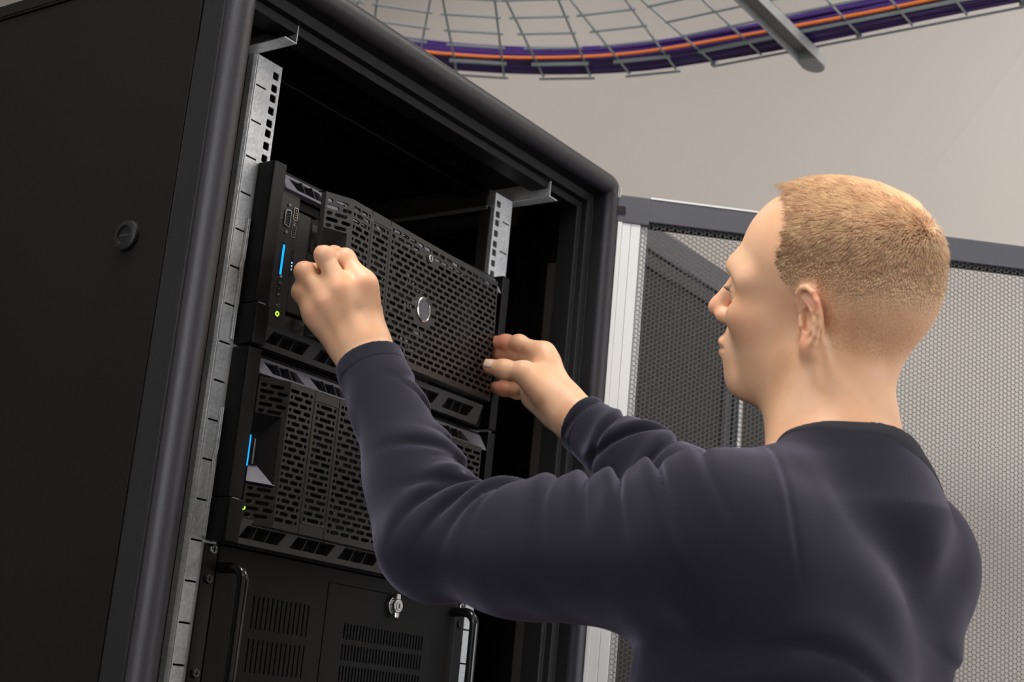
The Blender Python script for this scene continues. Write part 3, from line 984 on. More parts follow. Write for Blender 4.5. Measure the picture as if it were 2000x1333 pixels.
g.tube([(-0.1945, y - 0.0003, -0.1560), (-0.1945, y - 0.0003, -0.1490)], 0.0003, 4)
g.tube([(-0.1945, y - 0.0003, -0.1545), (-0.1930, y - 0.0003, -0.1530), (-0.1930, y - 0.0003, -0.1515)], 0.00025, 4)
g.tube([(-0.1945, y - 0.0003, -0.1535), (-0.1960, y - 0.0003, -0.1520), (-0.1960, y - 0.0003, -0.1505)], 0.00025, 4)
g.sphere((-0.1945, y - 0.0003, -0.1560), 0.0009, 8, 6)
S(g, 'usb_symbol', M['print'], par=pan)
# blue lit slot
S(MB().box(-0.2105, -0.2035, y - 0.0002, y + 0.002, -0.2210, -0.1800), 'display_slot', M['hole'], par=pan)
bl = S(MB().box(-0.2080, -0.2052, y - 0.0008, y, -0.2190, -0.1830), 'status_light', M['blue'], par=pan)
bl['label'] = 'glowing blue vertical bar light'
S(MB().box(-0.2075, -0.2035, y - 0.001, y, -0.2225, -0.2200), 'slot_glint', M['metal'], par=pan)
# blue service symbols beside the slot
S(MB().box(-0.1925, -0.1880, y - 0.0003, y + 0.001, -0.2200, -0.1850), 'service_strip', M['gloss'], par=pan)
g = MB()
for k in range(3):
    g.box(-0.1912 + 0.0003 * k, -0.1895, y - 0.0008, y, -0.2010 - 0.004 * k, -0.1990 - 0.004 * k)
S(g, 'service_symbols', M['bluelbl'], par=pan)
# arrow buttons
for zz, up in ((-0.2290, 1), (-0.2360, 0), (-0.2430, -1)):
    S(MB().cyl((-0.2060, y + 0.0002, zz), (0, -1, 0), 0.0030, 0.0010, 18), 'round_button', M['gloss'], 0.0003, par=pan)
    g = MB()
    if up:
        g.tube([(-0.2075, y - 0.0012, zz - 0.001 * up), (-0.2060, y - 0.0012, zz + 0.001 * up), (-0.2045, y - 0.0012, zz - 0.001 * up)], 0.00028, 4)
    else:
        g.tube([(-0.2070, y - 0.0012, zz), (-0.2055, y - 0.0012, zz + 0.0006)], 0.00028, 4)
    S(g, 'arrow_symbol', M['print'], par=pan)
pr = S(MB().tube([(-0.2035 + 0.0024 * math.cos(a), y - 0.0010, -0.2655 + 0.0024 * math.sin(a)) for a in [2 * math.pi * k / 16 for k in range(17)]], 0.0007, 6), 'power_ring', M['green'], par=pan)
pr['label'] = 'lime green power ring'
S(MB().cyl((-0.2035, y + 0.0002, -0.2655), (0, -1, 0), 0.0045, 0.0008, 24), 'power_button', M['gloss'], 0.0003, par=pan)
for dx_, dz_ in ((0.0005, 0.0085), (-0.002, 0.010), (0.002, 0.0115)):
    S(MB().box(-0.2035 + dx_ - 0.0006, -0.2035 + dx_ + 0.0006, y - 0.0004, y, -0.2655 + dz_, -0.2655 + dz_ + 0.0010), 'status_mark', M['print'], par=pan)
# removable drive column
dcol = S(MB().box(-0.1875, -0.1400, -0.010, 0.01, zb1 + 0.026, zt1 - 0.026), 'drive_bay', M['gloss'], 0.0008)
S(MB().box(-0.1830, -0.1600, -0.0175, -0.010, -0.2560, -0.1330), 'media_drive', M['bezel'], 0.0012, par=dcol)
S(MB().box(-0.1590, -0.1440, -0.0160, -0.010, -0.2560, -0.1330), 'drive_flap', M['plastic'], 0.0010, par=dcol)
S(MB().box(-0.1560, -0.1470, -0.0168, -0.0160, -0.1750, -0.1400), 'flap_recess', M['gloss'], par=dcol)
S(MB().box(-0.1830, -0.1440, -0.0150, -0.010, -0.1300, -0.1190), 'top_latch', M['plastic'], 0.0010, par=dcol)

# ------------------------------------------------------------------ lower 4U chassis
zt = -12 * U - 0.0010
zb = -16 * U + 0.0010
ch = thing('rack_computer', 'black rack computer with two front handles, key lock and slotted vents', 'computer', (0, 0.25, -16 * U))
def S(mb, name, m, bevel=0.0, smooth=False, par=None):
    return mb.build(name, m, par or ch, bevel, smooth)
S(MB().box(-0.217, 0.217, 0.004, 0.5, zb, zt), 'case', M['inner'])
y = -0.0040
ear_x = 0.2215
for sg in (-1, 1):
    S(MB().box(sg * 0.2225, sg * 0.2425, -0.0032, -0.0006, zb, zt), 'ear', M['plastic'], 0.0006)
fp = MB()
# left half of the front panel with its two groups of slots
def colslots(mb, x0, x1, z0, z1, xs, zc, hz, wv, y, depth):
    """vertical slots: cells of a band"""
    cuts = [x0] + [(a + b) / 2 for a, b in zip(xs[:-1], xs[1:])] + [x1]
    for xx, a, b in zip(xs, cuts[:-1], cuts[1:]):
        lo = max(a, xx - 0.004); hi = min(b, xx + 0.004)
        if lo > a + 1e-6: mb.add([(a, y, z0), (lo, y, z0), (lo, y, z1), (a, y, z1)], [(0, 1, 2, 3)])
        if hi < b - 1e-6: mb.add([(hi, y, z0), (b, y, z0), (b, y, z1), (hi, y, z1)], [(0, 1, 2, 3)])
        h, r = hz / 2, wv / 2
        hole = [(xx + r, zc - h + r), (xx + r, zc + h - r), (xx, zc + h), (xx - r, zc + h - r), (xx - r, zc - h + r), (xx, zc - h)]
        holed_cell(mb, lo, hi, z0, z1, hole, y, depth)
x0, x1 = -0.2215, -0.0372
xs = [-0.1580 + k * 0.00765 for k in range(13)]
fp.add([(x0, y, -0.576), (x1, y, -0.576), (x1, y, zt), (x0, y, zt)], [(0, 1, 2, 3)])
colslots(fp, x0, x1, -0.624, -0.576, xs, -0.600, 0.038, 0.0022, y, 0.003)
colslots(fp, x0, x1, -0.672, -0.624, xs, -0.648, 0.038, 0.0022, y, 0.003)
fp.add([(x0, y, zb), (x1, y, zb), (x1, y, -0.672), (x0, y, -0.672)], [(0, 1, 2, 3)])
# strips around the hinged flap
fp.add([(x1, y, -0.5505), (0.2215, y, -0.5505), (0.2215, y, zt), (x1, y, zt)], [(0, 1, 2, 3)])
fp.add([(0.1945, y, zb), (0.2215, y, zb), (0.2215, y, -0.5505), (0.1945, y, -0.5505)], [(0, 1, 2, 3)])
front = S(fp, 'front_panel', M['dkpanel'])
fl = MB()
x0, x1 = -0.0362, 0.1935
xs = [0.0005 + k * 0.00588 for k in range(27)]
fl.add([(x0, y - 0.0006, -0.5925), (x1, y - 0.0006, -0.5925), (x1, y - 0.0006, -0.5515), (x0, y - 0.0006, -0.5515)], [(0, 1, 2, 3)])
for z1_, z0_ in ((-0.5925, -0.6172), (-0.6172, -0.6422), (-0.6422, -0.6672)):
    colslots(fl, x0, x1, z0_, z1_, xs, (z0_ + z1_) / 2, 0.0195, 0.0025, y - 0.0006, 0.002)
fl.add([(x0, y - 0.0006, zb + 0.004), (x1, y - 0.0006, zb + 0.004), (x1, y - 0.0006, -0.6672), (x0, y - 0.0006, -0.6672)], [(0, 1, 2, 3)])
for (a, b, c_, d) in ((x0, -0.5515, x1, -0.5515), (x0, zb + 0.004, x0, -0.5515), (x1, zb + 0.004, x1, -0.5515)):
    fl.add([(a, y - 0.0006, b), (c_, y - 0.0006, d), (c_, y + 0.002, d), (a, y + 0.002, b)], [(0, 1, 2, 3)])
flap = S(fl, 'hinged_flap', M['dkpanel'])
# metal mesh filter glimpsed through the slots
S(MB().box(-0.215, 0.215, 0.0005, 0.003, zb + 0.002, zt - 0.002), 'filter_backing', M['hole'])
gl = MB()
for k in range(520):
    xx = random.choice([random.uniform(-0.158, -0.066), random.uniform(0.0, 0.153)])
    zz = random.uniform(-0.668, -0.60)
    gl.box(xx, xx + 0.0007, -0.0006, 0.0, zz, zz + random.uniform(0.0006, 0.003))
g_ = S(gl, 'filter_glints', M['metal']); g_['kind'] = 'stuff'
# key lock with butterfly ring
lx, lz = 0.0840, -0.5650
lock = S(MB().cyl((lx, y, lz), (0, -1, 0), 0.0115, 0.007, 32), 'key_lock', M['chrome'], 0.0008, 40)
S(MB().cyl((lx, y - 0.007, lz), (0, -1, 0), 0.0085, 0.006, 32), 'lock_collar', M['chrome'], 0.0008, 40, par=lock)
S(MB().cyl((lx, y - 0.013, lz), (0, -1, 0), 0.0058, 0.001, 28), 'lock_face', M['metal'], 0.0004, 40, par=lock)
S(MB().box(lx - 0.0007, lx + 0.0007, y - 0.0145, y - 0.0138, lz - 0.003, lz + 0.003), 'keyhole', M['hole'], par=lock)
for sg in (-1, 1):
    S(MB().prism([(lx - 0.0045, lz + sg * 0.008), (lx + 0.0045, lz + sg * 0.008), (lx + 0.0035, lz + sg * 0.0150), (lx - 0.0035, lz + sg * 0.0150)], 1, y - 0.012, y - 0.006), 'lock_wing', M['chrome'], 0.001, par=lock)
# handles
for sg in (-1, 1):
    hx_ = sg * 0.2150
    pth = rounded_path([(hx_, y, -0.5580), (hx_, y - 0.036, -0.5580), (hx_, y - 0.036, -0.6900), (hx_, y, -0.6900)], 0.016, 7)
    S(MB().tube(pth, 0.0062, 16), 'handle', M['gloss'], 0, 60)
# screws
for sx, sz, mm in ((-0.2310, -0.5400, 'chrome'), (-0.2320, -0.5725, 'gloss'), (-0.2320, -0.6735, 'gloss'), (0.2310, -0.5490, 'chrome'), (0.2320, -0.5725, 'gloss'), (0.2320, -0.6735, 'gloss')):
    sc = S(MB().cyl((sx, -0.0032, sz), (0, -1, 0), 0.0058, 0.0030, 24, r2=0.0048), 'screw', M[mm], 0.0004, 40)
    S(MB().box(sx - 0.0035, sx + 0.0035, -0.0066, -0.0060, sz - 0.0006, sz + 0.0006).box(sx - 0.0006, sx + 0.0006, -0.0066, -0.0060, sz - 0.0035, sz + 0.0035), 'screw_cross', M['hole'], par=sc)

# ------------------------------------------------------------------ wire basket cable tray, bending overhead
ZTR = 0.60
tray = thing('cable_tray', 'curved galvanised wire basket tray under the ceiling, carrying cables', 'cable tray', (0.82, -0.2, ZTR))
XO, XI = 1.020, 0.610          # outer and inner edge of the straight run
HT = 0.048
lwires = [0.0, 0.070, 0.141, 0.204, 0.272, 0.341, 0.410]   # distance from the outer edge
PIV = Vector((0.57, 0.092))
def cell_frames():
    """list of (origin at outer corner, along dir, outward dir, length)"""
    out = []
    y = 0.092
    for k in range(14):
        out.append((Vector((XO, y - 0.1002 * (k + 1))), Vector((0, 1)), Vector((1, 0)), 0.1002, True))
    o = Vector((XO, y)); al = Vector((0, 1)); ou = Vector((1, 0)); piv = PIV.copy()
    for k in range(9):
        a = math.radians(10.6)
        c_, s_ = math.cos(a), math.sin(a)
        rot = lambda v: Vector((v.x * c_ - v.y * s_, v.x * s_ + v.y * c_))
        o = piv + rot(o - piv)
        al = rot(al); ou = rot(ou)
        out.append((o.copy(), al.copy(), ou.copy(), 0.098, False))
        o = o + al * 0.098
        piv = piv + al * 0.098
    return out
cells = cell_frames()
WR = 0.0024
def wire(pts, r, name, n=6):
    MB().tube(pts, r, n).build(name, M['zinc'], tray, 0, True)
for ci, (o, al, ou, L, straight) in enumerate(cells):
    def q(out_d, along, z):
        p = o - ou * out_d + al * along
        return (p.x, p.y, ZTR + z)
    for al_ in ((0.0, L) if not straight else (L,)):
        wire([q(0.001, al_, HT), q(0.0, al_, 0.004), q(0.004, al_, 0.0), q(0.406, al_, 0.0), q(0.41, al_, 0.004), q(0.41, al_, HT)], WR, 'cross_wire')
    if straight and ci: continue
    ov = 0.0 if straight else 0.009
    s0 = -1.30 if straight else -ov
    for d in lwires:
        wire([q(d, s0, -0.004), q(d, L + ov, -0.004)], WR * (1.7 if d == 0.070 else 1), 'long_wire')
    wire([q(-0.0045, s0, HT - 0.002), q(-0.0045, L + ov, HT - 0.002)], WR * 1.3, 'rim_wire')
    wire([q(0.4145, s0, HT - 0.002), q(0.4145, L + ov, HT - 0.002)], WR * 1.3, 'rim_wire')
# coupling clips on the outer side
for (x_, y_) in ((XO, 0.092), (XO, -0.209), (XO, -0.508)):
    MB().box(x_ - 0.010, x_ + 0.003, y_ - 0.006, y_ + 0.006, ZTR - 0.006, ZTR + 0.045).build('coupling_clip', M['strut'], tray, 0.002)
# cables: centre line follows the outer edge
def centre(d, z, wob=0.0, ph=0.0):
    pts = []
    for (o, al, ou, L, straight) in cells[:14][::-1]:
        pts.append((o, al, ou))
    for (o, al, ou, L, straight) in cells[14:]:
        pts.append((o + al * L * 0.5, al, ou))
    res = []
    for i, (o, al, ou) in enumerate(pts):
        p = o - ou * (d + wob * math.sin(i * 0.9 + ph))
        res.append(Vector((p.x, p.y, ZTR + z + 0.3 * wob * math.cos(i * 0.7 + ph))))
    # catmull-rom
    out = []
    for i in range(len(res) - 1):
        p0 = res[max(i - 1, 0)]; p1 = res[i]; p2 = res[i + 1]; p3 = res[min(i + 2, len(res) - 1)]
        for s in range(4):
            t = s / 4
            out.append(0.5 * ((2 * p1) + (p2 - p0) * t + (2 * p0 - 5 * p1 + 4 * p2 - p3) * t * t + (3 * p1 - p0 - 3 * p2 + p3) * t ** 3))
    out.append(res[-1])
    return out
k = 0
for lay in range(5):
    for j in range(9):
        d = 0.010 + j * 0.0072 + (lay % 2) * 0.0035
        z = 0.004 + lay * 0.0068
        c = MB().tube(centre(d, z, 0.002, k * 1.7), 0.0036, 6).build('data_cable', M['purple'], None, 0, True)
        c['label'] = 'thin purple data cable in the bundle lying in the wire tray'
        c['category'] = 'cable'
        c['group'] = 'purple data cables in the tray'
        k += 1
for j, (d, z) in enumerate(((0.0795, 0.004),)):
    c = MB().tube(centre(d, z, 0.003, j * 0.8 + 2), 0.0036, 8).build('patch_cable', M['orange'], None, 0, True)
    c['label'] = 'single orange cable running beside the purple cable bundle in the tray'
    c['category'] = 'cable'
# support bracket under the tray
sup = thing('tray_bracket', 'grey steel cantilever bracket with rounded tip under the cable tray', 'bracket', (0.6, -0.1, ZTR))
b = MB()
ya, yb = -0.125, -0.085
b.box(0.25, 1.045, ya, ya + 0.0025, ZTR - 0.030, ZTR - 0.008)
b.box(0.25, 1.045, yb - 0.0025, yb, ZTR - 0.030, ZTR - 0.008)
b.box(0.25, 1.045, ya, yb, ZTR - 0.0105, ZTR - 0.008)
b.build('channel', M['strut'], sup, 0.0008)
b = MB()
cx_ = 1.045
poly = [(cx_, ya - 0.001)] + [(cx_ + 0.030 * math.cos(a), (ya + yb) / 2 + 0.021 * math.sin(a)) for a in [math.radians(-90 + 15 * k) for k in range(13)]] + [(cx_, yb + 0.001), (cx_ - 0.03, yb + 0.001), (cx_ - 0.03, ya - 0.001)]
b.prism(poly, 2, ZTR - 0.032, ZTR - 0.007)
b.build('end_cap', M['strut'], sup, 0.003)
for xr in (0.30, 0.53):
    MB().cyl((xr, (ya + yb) / 2, ZTR - 0.03), (0, 0, 1), 0.004, CEIL - ZTR + 0.03, 10).build('threaded_rod', M['zinc'], sup)
# faint joint in the far wall
structure(MB().prism([(-0.1742, 1.1282), (-0.1781, 1.1217), (0.0704, 0.8041), (0.0746, 0.8104)], 0, WX - 0.001, WX + 0.01).build('trim_1', M['wall']), 'thin slanting joint line in the far wall', 'trim')
# unseen windows added to go with the two fill lights
def fill_window(n, ax, pos, c, wd, ht, zc):
    w_ = bpy.data.objects.new('window_%d' % n, None); COL.objects.link(w_)
    w_.location = (pos if ax == 0 else c, c if ax == 0 else pos, zc)
    structure(w_, 'bright window outside the picture letting daylight in', 'window')
    def bx(a0, a1, z0, z1, d0, d1):
        return MB().box(pos + d0, pos + d1, a0, a1, z0, z1) if ax == 0 else MB().box(a0, a1, pos + d0, pos + d1, z0, z1)
    bx(c - wd / 2, c + wd / 2, zc - ht / 2, zc + ht / 2, 0.012, 0.018).build('pane', M['winglass'], w_)
    for a0, a1, z0, z1 in ((c - wd / 2 - 0.05, c - wd / 2, zc - ht / 2 - 0.05, zc + ht / 2 + 0.05), (c + wd / 2, c + wd / 2 + 0.05, zc - ht / 2 - 0.05, zc + ht / 2 + 0.05),
                           (c - wd / 2, c + wd / 2, zc + ht / 2, zc + ht / 2 + 0.05), (c - wd / 2, c + wd / 2, zc - ht / 2 - 0.05, zc - ht / 2), (c - 0.02, c + 0.02, zc - ht / 2, zc + ht / 2)):
        bx(a0, a1, z0, z1, 0.0, 0.04).build('window_frame', M['alu'], w_, 0.002)
fill_window(1, 0, -4.0, -0.3, 2.2, 1.6, 0.5)
fill_window(2, 1, -4.0, 1.1, 2.2, 1.6, -0.4)

# ------------------------------------------------------------------ signed-distance modelling for the man
class Prim:
    """k: smooth-union radius, op: 'u' union, 's' smooth subtraction"""
    def __init__(s, kind, op='u', k=0.01, **a):
        s.kind, s.op, s.k = kind, op, k
        if kind == 'cap':
            s.a = np.array(a['a'], float); s.b = np.array(a['b'], float)
            s.ra, s.rb = a['ra'], a['rb']
            s.n = None if a.get('n') is None else np.array(a['n'], float) / np.linalg.norm(a['n'])
            s.f = a.get('f', 1.0)
            s.c = (s.a + s.b) / 2
            s.R = np.linalg.norm(s.b - s.a) / 2 + max(s.ra, s.rb)
        elif kind == 'ell':
            s.c = np.array(a['c'], float); s.r = np.array(a['r'], float)
            s.M = np.array(a.get('M', np.eye(3)), float)      # rows: local axes
            s.R = s.r.max()
        elif kind == 'plane':                                   # keeps n.(p-c) < 0  (used with op 'cut')
            s.c = np.array(a['c'], float); s.n = np.array(a['n'], float) / np.linalg.norm(a['n'])
            s.R = a.get('R', 10.0)
    def d(s, p):
        if s.kind == 'cap':
            ab = s.b - s.a
            pa = p - s.a
            t = np.clip((pa @ ab) / (ab @ ab + 1e-12), 0, 1)
            q = pa - t[..., None] * ab
            r = s.ra + (s.rb - s.ra) * t
            if s.n is not None and s.f != 1.0:
                q = q + ((q @ s.n) * (1 / s.f - 1))[..., None] * s.n
                return (np.sqrt((q * q).sum(-1)) - r) * min(1.0, s.f) ** 0.5
            return np.sqrt((q * q).sum(-1)) - r
        if s.kind == 'ell':
            q = (p - s.c) @ s.M.T
            k0 = np.sqrt(((q / s.r) ** 2).sum(-1))
            k1 = np.sqrt(((q / s.r ** 2) ** 2).sum(-1)) + 1e-9
            return k0 * (k0 - 1) / k1
        if s.kind == 'plane':
            return (p - s.c) @ s.n

def cap(a, b, ra, rb=None, k=0.01, op='u', n=None, f=1.0):
    return Prim('cap', op, k, a=a, b=b, ra=ra, rb=ra if rb is None else rb, n=n, f=f)
def ell(c, r, M=None, k=0.01, op='u'):
    return Prim('ell', op, k, c=c, r=r, M=np.eye(3) if M is None else M)
def cut(c, n, k=0.002, R=10.0):
    return Prim('plane', 'cut', k, c=c, n=n, R=R)

class Fold:
    """creases running round a limb: ridge with a sharper trough beside it"""
    kind = 'fold'; op = 'd'; k = 0.0
    def __init__(s, S_, E_, ref, items, rmax=0.11):
        s.S, s.E = np.array(S_), np.array(E_)
        s.ax = unit(s.E - s.S); s.L = np.linalg.norm(s.E - s.S)
        r = np.array(ref, float); s.ref = unit(r - s.ax * (r @ s.ax)); s.bi = np.cross(s.ax, s.ref)
        s.items = items
        s.c = (s.S + s.E) / 2; s.R = s.L / 2 + 0.09; s.rmax = rmax
    def d(s, p):
        v = p - s.S
        t = v @ s.ax
        x, y = v @ s.ref, v @ s.bi
        th = np.degrees(np.arctan2(y, x)); rr = np.sqrt(x * x + y * y)
        out = np.zeros(t.shape)
        for (t0, slope, curve, th0, thw, w, amp) in s.items:
            dt = (th - th0 + 180) % 360 - 180
            u = (t - t0 - slope * dt / 90 - curve * (dt / 90) ** 2) / w
            win = np.exp(-(dt / thw) ** 2)
            out += amp * win * (np.exp(-(np.clip(u, 0, 9) / 1.4) ** 2 - (np.clip(u, -9, 0) / 0.7) ** 2) - 1.25 * np.exp(-((u + 1.20) / 0.45) ** 2))
        return out * np.clip((s.rmax - rr) / 0.03, 0, 1)
class Seam:
    """a stitched seam: shallow groove where the cloth crosses a plane"""
    kind = 'seam'; op = 'd'; k = 0.0
    def __init__(s, c, n, R, w=0.0024, amp=0.0015):
        s.c = np.array(c, float); s.n = unit(n); s.R = R; s.w = w; s.amp = amp
    def d(s, p):
        v = p - s.c
        x = v @ s.n
        r = np.sqrt((v * v).sum(-1))
        return (0.0006 * np.exp(-((x - 0.006) / 0.004) ** 2) - s.amp * np.exp(-(x / s.w) ** 2)) * np.clip((s.R - r) / 0.03, 0, 1)
class Wobble:
    """gentle unevenness of loose cloth"""
    kind = 'wob'; op = 'd'; k = 0.0; R = 99; c = np.zeros(3)
    def d(s, p):
        x, y, z = p[..., 0], p[..., 1], p[..., 2]
        return 0.0016 * np.sin(x * 31 + 2.2 * np.sin(z * 23 + 1)) * np.sin(y * 27 + 1.7 * np.sin(x * 19)) + 0.0010 * np.sin(z * 61 + 2 * np.sin(y * 37)) * np.sin(x * 53 + y * 41)

def evals(prims, p, cull=None):
    d = np.full(p.shape[:-1], 1e3)
    for q in prims:
        if cull is not None and q.R < 9:
            c, R = cull
            if np.linalg.norm(q.c - c) > q.R + R + q.k * 4 + 0.05: continue
        e = q.d(p)
        k = q.k
        if q.op == 'd':
            d = d - e
        elif q.op == 'u':
            h = np.maximum(k - np.abs(d - e), 0) / k
            d = np.minimum(d, e) - h * h * k * 0.25
        elif q.op == 's':
            e = -e
            h = np.maximum(k - np.abs(d - e), 0) / k
            d = np.maximum(d, e) + h * h * k * 0.25
        elif q.op == 'cut':
            if q.R < 9: e = np.where(np.sqrt(((p - q.c) ** 2).sum(-1)) < q.R, e, -1e3)
            h = np.maximum(k - np.abs(d - e), 0) / k
            d = np.maximum(d, e) + h * h * k * 0.25
    return d

def surface(prims, lo, hi, h, nb=20, region=None):
    """sparse surface nets; returns verts, quads"""
    lo = np.array(lo, float)
    nblk = np.ceil((np.array(hi) - lo) / (h * nb)).astype(int)
    ii = np.stack(np.meshgrid(*[np.arange(n) for n in nblk], indexing='ij'), -1).reshape(-1, 3)
    cen = lo + (ii + 0.5) * nb * h
    rad = nb * h * math.sqrt(3) / 2
    dc = evals(prims, cen)
    act = np.abs(dc) < rad * 2.0 + 0.006
    if region is not None: act &= region(cen, rad)
    ii = ii[act]
    g = np.arange(nb + 1)
    loc = np.stack(np.meshgrid(g, g, g, indexing='ij'), -1)
    K = np.int64(1 << 20)
    cells_k = []; cells_p = []
    quads = []
    key = lambda i, j, k: (i * K + j) * K + k
    corners = [(a, b, c) for a in (0, 1) for b in (0, 1) for c in (0, 1)]
    cedges = [((a, b, c), ax) for ax in range(3) for (a, b, c) in corners if (a, b, c)[ax] == 0]
    for base in ii:
        org = base * nb
        P_ = lo + (loc + org) * h
        c0 = lo + (org + nb / 2) * h
        d = evals(prims, P_, (c0, rad))
        ins = d < 0
        if ins.all() or not ins.any(): continue
        cnt = sum(ins[a:nb + a, b:nb + b, c:nb + c].astype(np.int8) for a, b, c in corners)
        m = (cnt > 0) & (cnt < 8)
        if not m.any(): continue
        idx = np.argwhere(m)
        acc = np.zeros((len(idx), 3)); num = np.zeros(len(idx))
        for (a, b, c), ax in cedges:
            p0 = idx + np.array((a, b, c)); p1 = p0.copy(); p1[:, ax] += 1
            d0 = d[p0[:, 0], p0[:, 1], p0[:, 2]]; d1 = d[p1[:, 0], p1[:, 1], p1[:, 2]]
            x = (d0 < 0) != (d1 < 0)
            t = np.where(x, d0 / np.where(x, d0 - d1, 1), 0)
            pos = p0.astype(float); pos[:, ax] += t
            acc += np.where(x[:, None], pos, 0); num += x
        cells_p.append(lo + (acc / num[:, None] + org) * h)
        gi = idx + org
        cells_k.append(key(gi[:, 0].astype(np.int64) + 1, gi[:, 1].astype(np.int64) + 1, gi[:, 2].astype(np.int64) + 1))
        for ax in range(3):
            s0 = [slice(0, nb)] * 3; s1 = list(s0); s1[ax] = slice(1, nb + 1)
            i0 = ins[tuple(s0)]; i1 = ins[tuple(s1)]
            e = np.argwhere(i0 != i1)
            if not len(e): continue
            sg = i0[e[:, 0], e[:, 1], e[:, 2]]
            ge = e + org + 1
            u, v = (ax + 1) % 3, (ax + 2) % 3
            q = []
            for du, dv in ((0, 0), (-1, 0), (-1, -1), (0, -1)):
                r = ge.copy(); r[:, u] += du; r[:, v] += dv
                q.append(key(r[:, 0].astype(np.int64), r[:, 1].astype(np.int64), r[:, 2].astype(np.int64)))
            q = np.stack(q, 1)
            q[~sg] = q[~sg][:, ::-1]
            quads.append(q)
    K_ = np.concatenate(cells_k); V_ = np.concatenate(cells_p); Q = np.concatenate(quads)
    o = np.argsort(K_); K_ = K_[o]; V_ = V_[o]
    ix = np.clip(np.searchsorted(K_, Q), 0, len(K_) - 1)
    ok = (K_[ix] == Q).all(1)
    return V_, ix[ok]

def relax(V, F, n=2, w=0.5):
    E = np.concatenate([F[:, [0, 1]], F[:, [1, 2]], F[:, [2, 3]], F[:, [3, 0]]])
    for _ in range(n):
        acc = np.zeros_like(V); c = np.zeros(len(V))
        for k in range(3):
            acc[:, k] = np.bincount(E[:, 0], V[E[:, 1], k], len(V)) + np.bincount(E[:, 1], V[E[:, 0], k], len(V))
        c = np.bincount(E[:, 0], minlength=len(V)) + np.bincount(E[:, 1], minlength=len(V))
        V = V * (1 - w) + w * acc / np.maximum(c, 1)[:, None]
    return V

A3 = lambda *p: np.array(p, float)
def unit(v): v = np.array(v, float); return v / np.linalg.norm(v)

# ---- landmarks of the man (world coordinates, metres)
CAMDIR = unit(A3(-0.786, -0.566, -0.25))       # back of the left hand faces this way
Lw = A3(-0.1767, -0.1454, -0.3190)
Le = A3(-0.1859, -0.2778, -0.5239)
Ls = A3(-0.190, -0.590, -0.522)
Rw = A3(0.2146, -0.1647, -0.2982)
Re = A3(0.2057, -0.3352, -0.4051)
Rs = A3(0.096, -0.590, -0.505)

# ---- head frame
yaw, pit, rol = [math.radians(q_) for q_ in (9.1, -10.75, 23.9)]
Fd = A3(-math.sin(yaw), math.cos(yaw), 0)
Ld = A3(-Fd[1], Fd[0], 0)
Fd = Fd * math.cos(pit) - A3(0, 0, 1) * math.sin(pit)
Ud = np.cross(Fd, Ld)
Ld, Ud = Ld * math.cos(rol) - Ud * math.sin(rol), Ud * math.cos(rol) + Ld * math.sin(rol)
H0 = A3(-0.0297, -0.6210, -0.2573)
HM = np.stack([Fd, Ld, Ud])                     # rows
def h(x, y, z): return H0 + x * Fd + y * Ld + z * Ud
def hell(c, r, k=0.012, op='u', rot=None):
    m = HM if rot is None else rot @ HM
    return ell(h(*c), r, m, k, op)
def hcap(a, b, ra, rb=None, k=0.01, op='u', n=None, f=1.0):
    return cap(h(*a), h(*b), ra, rb, k, op, None if n is None else n[0] * Fd + n[1] * Ld + n[2] * Ud, f)
def roty(a):
    c_, s_ = math.cos(a), math.sin(a); return np.array([[c_, 0, s_], [0, 1, 0], [-s_, 0, c_]])
def rotz(a):
    c_, s_ = math.cos(a), math.sin(a); return np.array([[c_, s_, 0], [-s_, c_, 0], [0, 0, 1]])

